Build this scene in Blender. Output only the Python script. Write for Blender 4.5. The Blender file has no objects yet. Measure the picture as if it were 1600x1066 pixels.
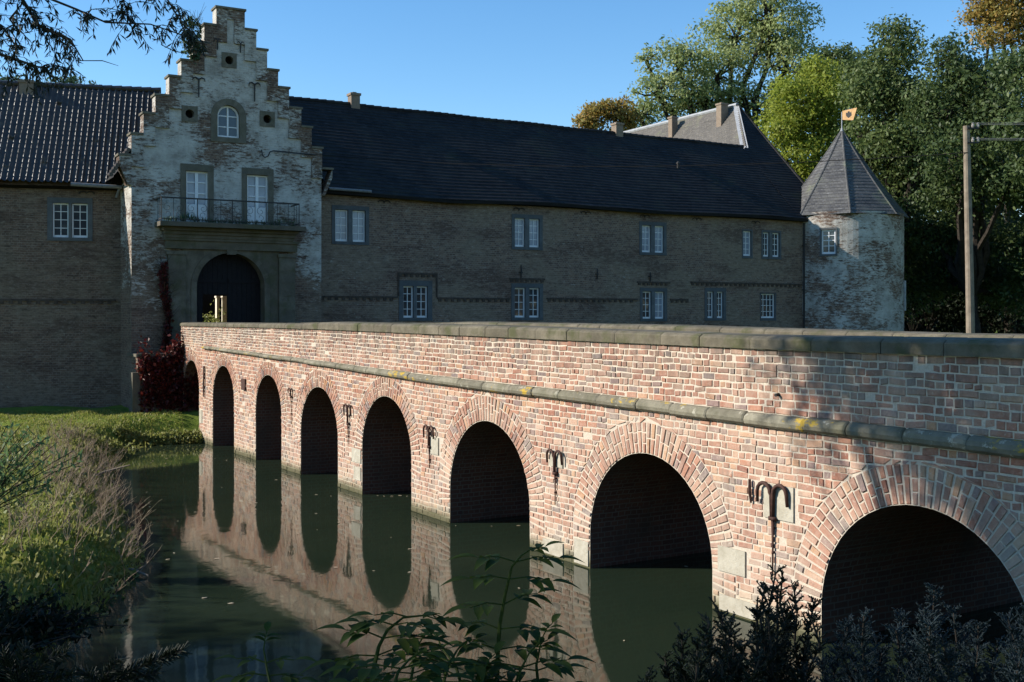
import bpy, math, random
import numpy as np
from mathutils import Vector, Matrix
R = random.Random(7)
rng = np.random.default_rng(11)
sc = bpy.context.scene
COL = sc.collection
F, CX, HY, EYE = 1750.0, 800.0, 498.0, 4.0
def at(px, py, Y):
    return Vector(((px - CX) / F * Y, Y, EYE + (HY - py) / F * Y))
def lerp(t, a, b): return a + (b - a) * t
# ------------------------------------------------------------------ scene objects
def tag(o, label=None, cat=None, group=None, kind=None):
    if label: o['label'] = label
    if cat: o['category'] = cat
    if group: o['group'] = group
    if kind: o['kind'] = kind
    return o
def empty(name, loc=(0, 0, 0), rz=0.0, label=None, cat=None, group=None):
    o = bpy.data.objects.new(name, None); COL.objects.link(o)
    o.location = loc; o.rotation_euler = (0, 0, rz); o.empty_display_size = .3
    return tag(o, label, cat, group)
def link(name, me, parent=None, loc=None):
    o = bpy.data.objects.new(name, me); COL.objects.link(o)
    if parent: o.parent = parent
    if loc is not None: o.location = loc
    return o
class MB:
    """collects polygons; build() links them as ONE mesh object with metre-scaled box UVs"""
    def __init__(s): s.v = []; s.f = []; s.m = []; s.uv = {}
    def poly(s, pts, m=0, uv=None):
        b = len(s.v); s.v += [tuple(p) for p in pts]; s.f.append(tuple(range(b, b + len(pts)))); s.m.append(m)
        if uv: s.uv[len(s.f) - 1] = uv
    def box(s, x0, x1, y0, y1, z0, z1, m=0):
        b = len(s.v)
        s.v += [(x0,y0,z0),(x1,y0,z0),(x1,y1,z0),(x0,y1,z0),(x0,y0,z1),(x1,y0,z1),(x1,y1,z1),(x0,y1,z1)]
        for q in ((0,3,2,1),(4,5,6,7),(0,1,5,4),(1,2,6,5),(2,3,7,6),(3,0,4,7)):
            s.f.append(tuple(b + i for i in q)); s.m.append(m)
    def prism(s, pts, y0, y1, m=0):
        """outline (x,z) counter-clockwise seen from -y, extruded y0..y1"""
        n = len(pts)
        s.poly([(x, y0, z) for x, z in pts], m); s.poly([(x, y1, z) for x, z in reversed(pts)], m)
        for i in range(n):
            a, c = pts[i], pts[(i + 1) % n]
            s.poly([(a[0],y0,a[1]),(a[0],y1,a[1]),(c[0],y1,c[1]),(c[0],y0,c[1])], m)
    def sweep(s, prof, rows, m=0, caps=True):
        """rows: list of functions/lists of 3D points (same count): skin between successive rows (closed profile)"""
        n = len(rows[0]); b = len(s.v)
        for r in rows: s.v += [tuple(p) for p in r]
        for i in range(len(rows) - 1):
            for j in range(n):
                k = (j + 1) % n
                s.f.append((b+i*n+j, b+i*n+k, b+(i+1)*n+k, b+(i+1)*n+j)); s.m.append(m)
        if caps:
            s.f.append(tuple(b + j for j in reversed(range(n)))); s.m.append(m)
            s.f.append(tuple(b + (len(rows)-1)*n + j for j in range(n))); s.m.append(m)
    def tube(s, pts, rad, n=6, m=0):
        pts = [Vector(p) for p in pts]; rows = []
        if not hasattr(rad, '__len__'): rad = [rad] * len(pts)
        up = None
        for i, p in enumerate(pts):
            d = (pts[min(i+1, len(pts)-1)] - pts[max(i-1, 0)]).normalized()
            if up is None: up = d.orthogonal().normalized()
            a = (up - d * up.dot(d))
            a = a.normalized() if a.length > 1e-5 else d.orthogonal().normalized()
            up = a; c = d.cross(a)
            rows.append([p + (a*math.cos(2*math.pi*k/n) + c*math.sin(2*math.pi*k/n)) * rad[i] for k in range(n)])
        s.sweep(None, rows, m)
    def lathe(s, prof, n=24, cx=0, cy=0, m=0, a0=0.0):
        b = len(s.v)
        for r, z in prof:
            for k in range(n):
                a = a0 + 2*math.pi*k/n; s.v.append((cx + r*math.cos(a), cy + r*math.sin(a), z))
        for i in range(len(prof)-1):
            for k in range(n):
                k2 = (k+1) % n
                s.f.append((b+i*n+k, b+i*n+k2, b+(i+1)*n+k2, b+(i+1)*n+k)); s.m.append(m)
                u0 = 2*math.pi*k/n*prof[0][0]; u1 = 2*math.pi*(k+1)/n*prof[0][0]; z0, z1 = prof[i][1], prof[i+1][1]
                s.uv[len(s.f)-1] = [(u0,z0),(u1,z0),(u1,z1),(u0,z1)]
    def build(s, name, mats, parent=None, smooth=False, fix=True, loc=None):
        me = bpy.data.meshes.new(name); me.from_pydata(s.v, [], s.f); me.update()
        mats = mats if isinstance(mats, (list, tuple)) else [mats]
        for m in mats: me.materials.append(m)
        me.polygons.foreach_set('material_index', s.m)
        if fix:
            import bmesh
            bm = bmesh.new(); bm.from_mesh(me); bmesh.ops.recalc_face_normals(bm, faces=bm.faces); bm.to_mesh(me); bm.free()
        uvl = me.uv_layers.new(name='UVMap')
        arr = np.zeros((len(me.loops), 2), np.float32); vs = me.vertices
        for p in me.polygons:
            c = s.uv.get(p.index)
            n = p.normal; ax, ay, az = abs(n.x), abs(n.y), abs(n.z)
            if c:
                vm = {i: c[k] for k, i in enumerate(s.f[p.index])}
                for li in p.loop_indices: arr[li] = vm[me.loops[li].vertex_index]
                continue
            for li in p.loop_indices:
                co = vs[me.loops[li].vertex_index].co
                if az > .8: arr[li] = (co.x, co.y)
                elif ay >= ax: arr[li] = (co.x, co.z if az < .3 else math.copysign(math.hypot(co.z, co.y - 0), 1) if False else co.z / max(.2, math.sqrt(1-az*az)))
                else: arr[li] = (co.y, co.z / max(.2, math.sqrt(1-az*az)))
        uvl.data.foreach_set('uv', arr.ravel())
        if smooth: me.polygons.foreach_set('use_smooth', [True]*len(me.polygons))
        return link(name, me, parent, loc)
def np_mesh(name, V, Q, mat, parent=None, smooth=False):
    me = bpy.data.meshes.new(name); V = np.asarray(V, np.float32); Q = np.asarray(Q, np.int32); k = Q.shape[1]
    me.vertices.add(len(V)); me.vertices.foreach_set('co', V.ravel())
    me.loops.add(Q.size); me.loops.foreach_set('vertex_index', Q.ravel())
    me.polygons.add(len(Q)); me.polygons.foreach_set('loop_start', np.arange(0, Q.size, k, dtype=np.int32))
    me.polygons.foreach_set('loop_total', np.full(len(Q), k, np.int32))
    if smooth: me.polygons.foreach_set('use_smooth', np.ones(len(Q), bool))
    me.materials.append(mat); me.update(calc_edges=True); me.validate()
    return link(name, me, parent)
def unit(a): return a / np.maximum(np.linalg.norm(a, axis=-1, keepdims=True), 1e-9)
def leaves(P, D, L, Wd, fold=.15, face=None):
    """diamond leaf blades: base P, direction D, length L, width Wd -> verts, quads"""
    n = len(P); S = unit(np.cross(D, unit(rng.normal(size=(n, 3))) if face is None else face)); Nn = np.cross(D, S)
    L = np.broadcast_to(np.asarray(L), (n,))[:, None]; Wd = np.broadcast_to(np.asarray(Wd), (n,))[:, None]
    V = np.stack([P, P + D*L*.45 + S*Wd*.5 + Nn*Wd*fold, P + D*L - Nn*Wd*fold, P + D*L*.45 - S*Wd*.5 + Nn*Wd*fold], 1).reshape(-1, 3)
    return V, np.arange(4*n).reshape(n, 4)
def sticks(A, B, ra, rb):
    """three-sided tapering twigs from A to B"""
    A = np.asarray(A, float); B = np.asarray(B, float); n = len(A); D = unit(B - A)
    X = unit(np.cross(D, np.where(np.abs(D[:, 2:3]) > .9, [[1., 0, 0]], [[0, 0, 1.]]))); Y = np.cross(D, X)
    ra = np.broadcast_to(np.asarray(ra, float), (n,))[:, None]; rb = np.broadcast_to(np.asarray(rb, float), (n,))[:, None]
    vs = []
    for P, r in ((A, ra), (B, rb)):
        for k in range(3):
            a = 2*math.pi*k/3; vs.append(P + (X*math.cos(a) + Y*math.sin(a))*r)
    V = np.stack(vs, 1).reshape(-1, 3); b = (np.arange(n)*6)[:, None, None]
    Q = (b + np.array([[0,1,4,3],[1,2,5,4],[2,0,3,5]])[None]).reshape(-1, 4)
    return V, Q
def cat(*vq):
    Vs, Qs, o = [], [], 0
    for V, Q in vq:
        Vs.append(V); Qs.append(Q + o); o += len(V)
    return np.concatenate(Vs), np.concatenate(Qs)
# ------------------------------------------------------------------ materials
def new_mat(name):
    m = bpy.data.materials.new(name); m.use_nodes = True; nt = m.node_tree
    return m, nt, nt.nodes['Principled BSDF']
def N(nt, t, **kw):
    n = nt.nodes.new('ShaderNode' + t)
    for k, v in kw.items():
        if k in n.inputs and not hasattr(n, k): n.inputs[k].default_value = v
        else: setattr(n, k, v)
    return n
def setin(n, **kw):
    for k, v in kw.items(): n.inputs[k.replace('_', ' ')].default_value = v
    return n
def ramp(nt, src, stops, interp='LINEAR'):
    r = nt.nodes.new('ShaderNodeValToRGB'); r.color_ramp.interpolation = interp
    e = r.color_ramp.elements
    while len(e) < len(stops): e.new(.5)
    for i, (p, c) in enumerate(stops):
        e[i].position = p; e[i].color = (c if hasattr(c, '__len__') else (c, c, c)) [:3] + (1,) if hasattr(c, '__len__') else (c, c, c, 1)
    nt.links.new(src, r.inputs[0]); return r.outputs[0]
def mix(nt, fac, a, b, mode='MIX'):
    n = nt.nodes.new('ShaderNodeMix'); n.data_type = 'RGBA'; n.blend_type = mode
    for sock, v in ((0, fac), (6, a), (7, b)):
        if isinstance(v, bpy.types.NodeSocket): nt.links.new(v, n.inputs[sock])
        else: n.inputs[sock].default_value = v if not hasattr(v, '__len__') else tuple(v)[:3] + (1,)
    return n.outputs[2]
def math_(nt, op, a, b=0.0, clamp=False):
    n = nt.nodes.new('ShaderNodeMath'); n.operation = op; n.use_clamp = clamp
    for i, v in enumerate((a, b)):
        if isinstance(v, bpy.types.NodeSocket): nt.links.new(v, n.inputs[i])
        else: n.inputs[i].default_value = v
    return n.outputs[0]
def coords(nt, kind='Object', scale=(1, 1, 1)):
    tc = nt.nodes.new('ShaderNodeTexCoord'); mp = nt.nodes.new('ShaderNodeMapping')
    mp.inputs['Scale'].default_value = scale; nt.links.new(tc.outputs[kind], mp.inputs[0]); return mp.outputs[0]
def noise(nt, vec, scale, detail=4, rough=.55, dist=0.0):
    n = nt.nodes.new('ShaderNodeTexNoise'); n.inputs['Scale'].default_value = scale; n.inputs['Detail'].default_value = detail
    n.inputs['Roughness'].default_value = rough; n.inputs['Distortion'].default_value = dist
    nt.links.new(vec, n.inputs['Vector']); return n.outputs['Fac']
def bump(nt, p, h, strength=.3, dist=.02):
    b = nt.nodes.new('ShaderNodeBump'); b.inputs['Strength'].default_value = strength; b.inputs['Distance'].default_value = dist
    nt.links.new(h, b.inputs['Height']); nt.links.new(b.outputs[0], p.inputs['Normal'])
def island(nt): return nt.nodes.new('ShaderNodeNewGeometry').outputs['Random Per Island']
def sep_z(nt, vec, i=2):
    s = nt.nodes.new('ShaderNodeSeparateXYZ'); nt.links.new(vec, s.inputs[0]); return s.outputs[i]
def fin(nt, p, col, rough=.85, spec=.25, metal=0.0):
    if isinstance(col, bpy.types.NodeSocket): nt.links.new(col, p.inputs['Base Color'])
    else: p.inputs['Base Color'].default_value = tuple(col)[:3] + (1,)
    if isinstance(rough, bpy.types.NodeSocket): nt.links.new(rough, p.inputs['Roughness'])
    else: p.inputs['Roughness'].default_value = rough
    p.inputs['Specular IOR Level'].default_value = spec; p.inputs['Metallic'].default_value = metal

def mat_plain(name, c1, c2, scale=6, rough=.8, spec=.25, bs=.2, metal=0.0, detail=6):
    m, nt, p = new_mat(name); v = coords(nt); n = noise(nt, v, scale, detail)
    fin(nt, p, ramp(nt, n, [(.3, c1), (.7, c2)]), rough, spec, metal)
    if bs: bump(nt, p, n, bs, .02)
    return m
def mat_face_brick():
    m, nt, p = new_mat('weathered_face_brick'); v = coords(nt); r = island(nt)
    c = ramp(nt, r, [(0, (.21,.08,.052)), (.14, (.32,.135,.085)), (.30, (.37,.17,.105)), (.46, (.27,.11,.072)), (.60, (.36,.185,.12)), (.70, (.21,.135,.122)), (.79, (.13,.105,.105)), (.87, (.41,.21,.105)), (1, (.44,.29,.215))])
    n1 = noise(nt, v, 14, 6, .7); c = mix(nt, ramp(nt, n1, [(.40, 0), (.75, .35)]), c, (.52,.40,.33)); nd = noise(nt, v, 26, 6, .7); c = mix(nt, ramp(nt, nd, [(.52, 0), (.72, .6)]), c, (.16,.085,.065))
    n2 = noise(nt, v, 1.1, 5, .6); c = mix(nt, ramp(nt, n2, [(.45, 0), (.72, .48)]), c, (.55,.45,.345))       # lime bloom
    z = sep_z(nt, v)
    lime = math_(nt, 'MULTIPLY', ramp(nt, math_(nt, 'DIVIDE', z, 4.0), [(.10, .36), (.62, .0)]), ramp(nt, noise(nt, v, 2.3, 7, .7), [(.38, .25), (.62, 1)])); c = mix(nt, lime, c, (.58,.49,.385))
    # black crust under the coping
    vs = coords(nt, 'Object', (3.0, 1, .7)); n3 = noise(nt, vs, 1.3, 6, .65)
    sm_ = noise(nt, v, 9, 7, .75, .6); c = mix(nt, ramp(nt, sm_, [(.58, 0), (.68, .6)]), c, (.52,.45,.37))
    top = ramp(nt, math_(nt, 'DIVIDE', z, 4.0), [(.70, 0), (.90, 1)])
    st = math_(nt, 'MULTIPLY', top, ramp(nt, n3, [(.36, 0), (.60, .85)]))
    c = mix(nt, st, c, (.115,.10,.085))
    low = ramp(nt, math_(nt, 'ADD', z, math_(nt, 'MULTIPLY', n2, .5)), [(.18, 1), (.75, 0)])
    c = mix(nt, math_(nt, 'MULTIPLY', low, .45), c, (.46,.42,.27))
    run = ramp(nt, noise(nt, coords(nt, 'Object', (2.6, 1, .22)), 1.6, 6, .7), [(.52, 0), (.68, .55)]); c = mix(nt, run, c, (.17,.125,.095))
    wet = ramp(nt, math_(nt, 'ADD', z, math_(nt, 'MULTIPLY', n1, .12)), [(.14, .9), (.34, 0)]); c = mix(nt, wet, c, (.07,.07,.035))
    fin(nt, p, c, .88, .2); n4 = noise(nt, v, 45, 5, .6); bump(nt, p, n4, .5, .012); return m
def mat_mortar():
    m, nt, p = new_mat('lime_mortar'); v = coords(nt); n = noise(nt, v, 30, 6, .65); n2 = noise(nt, v, 1.0, 5)
    c = ramp(nt, n, [(.3, (.41,.345,.27)), (.7, (.61,.53,.43))]); c = mix(nt, ramp(nt, n2, [(.45, 0), (.7, .5)]), c, (.36,.32,.27))
    z = sep_z(nt, v); low = ramp(nt, z, [(.02, 1), (.35, 0)]); c = mix(nt, math_(nt, 'MULTIPLY', low, .6), c, (.34,.31,.18))
    wet = ramp(nt, math_(nt, 'ADD', z, math_(nt, 'MULTIPLY', n2, .2)), [(.16, .9), (.34, 0)]); c = mix(nt, wet, c, (.075,.075,.035))
    fin(nt, p, c, .95, .1); bump(nt, p, n, .6, .01); return m
def brick_tex(nt, c1, c2, mo, w=.25, h=.083, ms=.011, squash=.5, vec=None):
    b = nt.nodes.new('ShaderNodeTexBrick'); b.squash = squash; b.squash_frequency = 2; b.offset = .5; b.offset_frequency = 2
    for k, val in (('Color1', c1), ('Color2', c2), ('Mortar', mo)): b.inputs[k].default_value = tuple(val) + (1,)
    b.inputs['Scale'].default_value = 1; b.inputs['Mortar Size'].default_value = ms; b.inputs['Mortar Smooth'].default_value = .3
    b.inputs['Brick Width'].default_value = w; b.inputs['Row Height'].default_value = h; b.inputs['Bias'].default_value = 0
    if vec is None: vec = coords(nt, 'UV')
    # gentle waviness of the courses
    nn = nt.nodes.new('ShaderNodeTexNoise'); nn.inputs['Scale'].default_value = 1.7; nt.links.new(vec, nn.inputs['Vector'])
    ma = nt.nodes.new('ShaderNodeVectorMath'); ma.operation = 'MULTIPLY_ADD'; ma.inputs[1].default_value = (.05, .05, 0)
    nt.links.new(nn.outputs['Color'], ma.inputs[0]); nt.links.new(vec, ma.inputs[2]); nt.links.new(ma.outputs[0], b.inputs['Vector'])
    return b
def mat_castle_wall(name, white=0.0, wlow=None, seed=0.0, tone=1.0, fleck=.5):
    """old brick with remains of limewash: white = how much is left; wlow = (z0,z1) the wash thins out between these heights"""
    m, nt, p = new_mat(name)
    t = lambda c: tuple(x*tone for x in c)
    uv = coords(nt, 'UV'); z = sep_z(nt, uv, 1)
    b = brick_tex(nt, t((.215,.138,.098)), t((.11,.073,.06)), t((.23,.182,.142)), .26, .085, .012)
    c = b.outputs['Color']
    off = lambda sx, sy: coords(nt, 'UV', (sx, sy, 1))
    big = noise(nt, off(.30, .42), 1.0 + seed*.13, 7, .62, .5)
    c = mix(nt, ramp(nt, big, [(.44, 0), (.56, .7)]), c, t((.205,.16,.118)))
    brn = noise(nt, off(.28, .8), .9 + seed*.11, 6, .65, .3)
    c = mix(nt, ramp(nt, brn, [(.50, 0), (.62, .65)]), c, t((.085,.054,.044)))
    # each brick weathers its own way: streaks about a brick long
    st = noise(nt, off(3.6, 11), 1.0, 4, .8, .5)
    c = mix(nt, ramp(nt, st, [(.30, .75), (.48, 0)]), c, t((.045,.036,.028)))
    c = mix(nt, ramp(nt, st, [(.52, 0), (.70, .7)]), c, t((.295,.243,.195)))
    fl = noise(nt, off(5.5, 13), 1.13, 5, .75, .8)
    patch = noise(nt, off(.5, .6), 1.2 + seed*.07, 5, .6)
    if white > 0:
        w = white; gate = math_(nt, 'ADD', math_(nt, 'MULTIPLY', big, 1.1), math_(nt, 'MULTIPLY', st, .9))
        gate = math_(nt, 'ADD', gate, math_(nt, 'MULTIPLY', fl, .35))
        if wlow:
            wz = ramp(nt, math_(nt, 'DIVIDE', math_(nt, 'ADD', z, math_(nt, 'MULTIPLY', math_(nt, 'SUBTRACT', patch, .5), 6.0)), 20.0), [(wlow[0]/20, 0), (wlow[1]/20, 1)])
            gate = math_(nt, 'ADD', gate, math_(nt, 'MULTIPLY', math_(nt, 'SUBTRACT', wz, 1.0), .34))
        k = 1.175 + (.5 - w)*.5
        f = ramp(nt, math_(nt, 'MULTIPLY', gate, .5), [(k/2 - .035, 0), (k/2 + .035, .95)])
        wn = noise(nt, uv, 1.5, 8, .7); wc = ramp(nt, wn, [(.32, (.23,.215,.19)), (.5, (.41,.395,.36)), (.7, (.55,.535,.50))])
        c = mix(nt, f, c, wc)
    else:
        f = math_(nt, 'MULTIPLY', ramp(nt, fl, [(.58, 0), (.66, 1)]), ramp(nt, patch, [(.40, .1), (.60, fleck)]))
        c = mix(nt, f, c, (.36,.335,.29))
    dk = noise(nt, off(4, 12), 1.7, 4, .75); c = mix(nt, ramp(nt, dk, [(.63, 0), (.70, .75)]), c, (.045,.038,.034))
    fin(nt, p, c, .93, .12)
    h = math_(nt, 'ADD', math_(nt, 'MULTIPLY', b.outputs['Fac'], -.6), st); bump(nt, p, h, .6, .025); return m
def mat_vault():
    m, nt, p = new_mat('shade_toned_vault_brick'); b = brick_tex(nt, (.14,.06,.038), (.095,.042,.03), (.14,.105,.08))  # brick colour lowered: the deep shade under the arches is painted in
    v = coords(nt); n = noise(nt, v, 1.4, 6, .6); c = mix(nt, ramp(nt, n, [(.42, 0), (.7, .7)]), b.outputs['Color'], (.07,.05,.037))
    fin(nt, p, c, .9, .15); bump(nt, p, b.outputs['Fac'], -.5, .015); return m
def mat_stone(name, c1, c2, lichen=0.0, scale=3, moss=0.0, rough=.88):
    m, nt, p = new_mat(name); v = coords(nt); n = noise(nt, v, scale, 8, .65); r = island(nt)
    c = ramp(nt, n, [(.3, c1), (.68, c2)]); c = mix(nt, math_(nt, 'MULTIPLY', r, .45), c, tuple(x*.62 for x in c1))
    f = noise(nt, v, 22, 6, .7); c = mix(nt, ramp(nt, f, [(.55, 0), (.75, .45)]), c, tuple(x*.4 for x in c1))
    if lichen:
        l = noise(nt, coords(nt, 'Object', (1, 1.6, 1.6)), 1.15, 8, .72); c = mix(nt, ramp(nt, l, [(.64 - lichen*.06, 0), (.67 - lichen*.06, .9)]), c, (.42,.28,.035))
        l2 = noise(nt, v, 7, 8, .7); c = mix(nt, ramp(nt, l2, [(.60, 0), (.66, .6)]), c, (.50,.47,.38))
    if moss:
        q = noise(nt, v, 1.6, 6, .65); c = mix(nt, ramp(nt, q, [(.5, 0), (.62, moss)]), c, (.06,.065,.025))
    fin(nt, p, c, rough, .2); bump(nt, p, math_(nt, 'ADD', n, f), .45, .02); return m
def mat_tiles(name, c1, c2, w=.2, h=.2, rough=.6, spec=.4, c3=None):
    m, nt, p = new_mat(name); b = brick_tex(nt, c1, c2, tuple(x*.35 for x in c1), w, h, .01, 1.0)
    v = coords(nt); n = noise(nt, v, 1.1, 7, .65); n2 = noise(nt, v, 9, 6, .6)
    c = mix(nt, ramp(nt, n, [(.42, 0), (.72, .7)]), b.outputs['Color'], c3 or tuple(x*1.6 for x in c2))
    c = mix(nt, ramp(nt, n2, [(.55, 0), (.75, .5)]), c, tuple(x*.6 for x in c1))
    ot = noise(nt, coords(nt, 'UV', (2.2, 5.5, 1)), 1.0, 2, .8); c = mix(nt, ramp(nt, ot, [(.60, 0), (.70, .8)]), c, tuple(x*2.1 for x in c1)); ms_ = noise(nt, v, .55, 7, .7); c = mix(nt, ramp(nt, ms_, [(.56, 0), (.68, .6)]), c, (c1[0]*1.2, c1[1]*1.45, c1[2]*.8))
    fin(nt, p, c, rough, spec); bump(nt, p, math_(nt, 'ADD', math_(nt, 'MULTIPLY', b.outputs['Fac'], -1.0), math_(nt, 'MULTIPLY', n2, .6)), .4, .015); return m
def mat_leaf(name, cols, trans=.35, rough=.55, spec=.3):
    m, nt, p = new_mat(name); r = island(nt); k = len(cols) - 1
    c = ramp(nt, r, [(i/k, col) for i, col in enumerate(cols)])
    n = noise(nt, coords(nt), .35, 3); c = mix(nt, ramp(nt, n, [(.35, 0), (.7, .45)]), c, cols[-1])
    fin(nt, p, c, rough, spec)
    t = nt.nodes.new('ShaderNodeBsdfTranslucent'); nt.links.new(c, t.inputs[0])
    ms = nt.nodes.new('ShaderNodeMixShader'); ms.inputs[0].default_value = trans
    nt.links.new(p.outputs[0], ms.inputs[1]); nt.links.new(t.outputs[0], ms.inputs[2])
    nt.links.new(ms.outputs[0], nt.nodes['Material Output'].inputs[0]); return m
def mat_water():
    m, nt, p = new_mat('murky_moat_water'); v = coords(nt, 'Object', (1, 1, 1))
    n0 = noise(nt, v, .25, 4); fin(nt, p, ramp(nt, n0, [(.3, (.013,.022,.013)), (.7, (.020,.029,.017))]), .045, .5)
    p.inputs['IOR'].default_value = 1.33
    n1 = noise(nt, coords(nt, 'Object', (1, .55, 1)), 2.2, 3, .5, .3); n2 = noise(nt, coords(nt, 'Object', (1, .6, 1)), 9, 2, .5)
    patch = ramp(nt, noise(nt, v, .16, 3), [(.42, .25), (.62, 1)])
    h = math_(nt, 'MULTIPLY', math_(nt, 'ADD', n1, math_(nt, 'MULTIPLY', n2, .12)), patch)
    bump(nt, p, h, .10, .05); return m
def mat_ground():
    m, nt, p = new_mat('meadow_ground'); v = coords(nt); a = noise(nt, v, .5, 6, .6); b = noise(nt, v, 5, 7, .7)
    c = ramp(nt, b, [(.3, (.09,.13,.018)), (.55, (.15,.20,.03)), (.75, (.23,.24,.06))])
    c = mix(nt, ramp(nt, a, [(.5, 0), (.68, .6)]), c, (.12,.10,.05))
    z = sep_z(nt, v); c = mix(nt, ramp(nt, z, [(.02, 1), (.22, 0)]), c, (.035,.028,.018))
    fin(nt, p, c, .95, .1); bump(nt, p, b, .8, .06); return m

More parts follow.
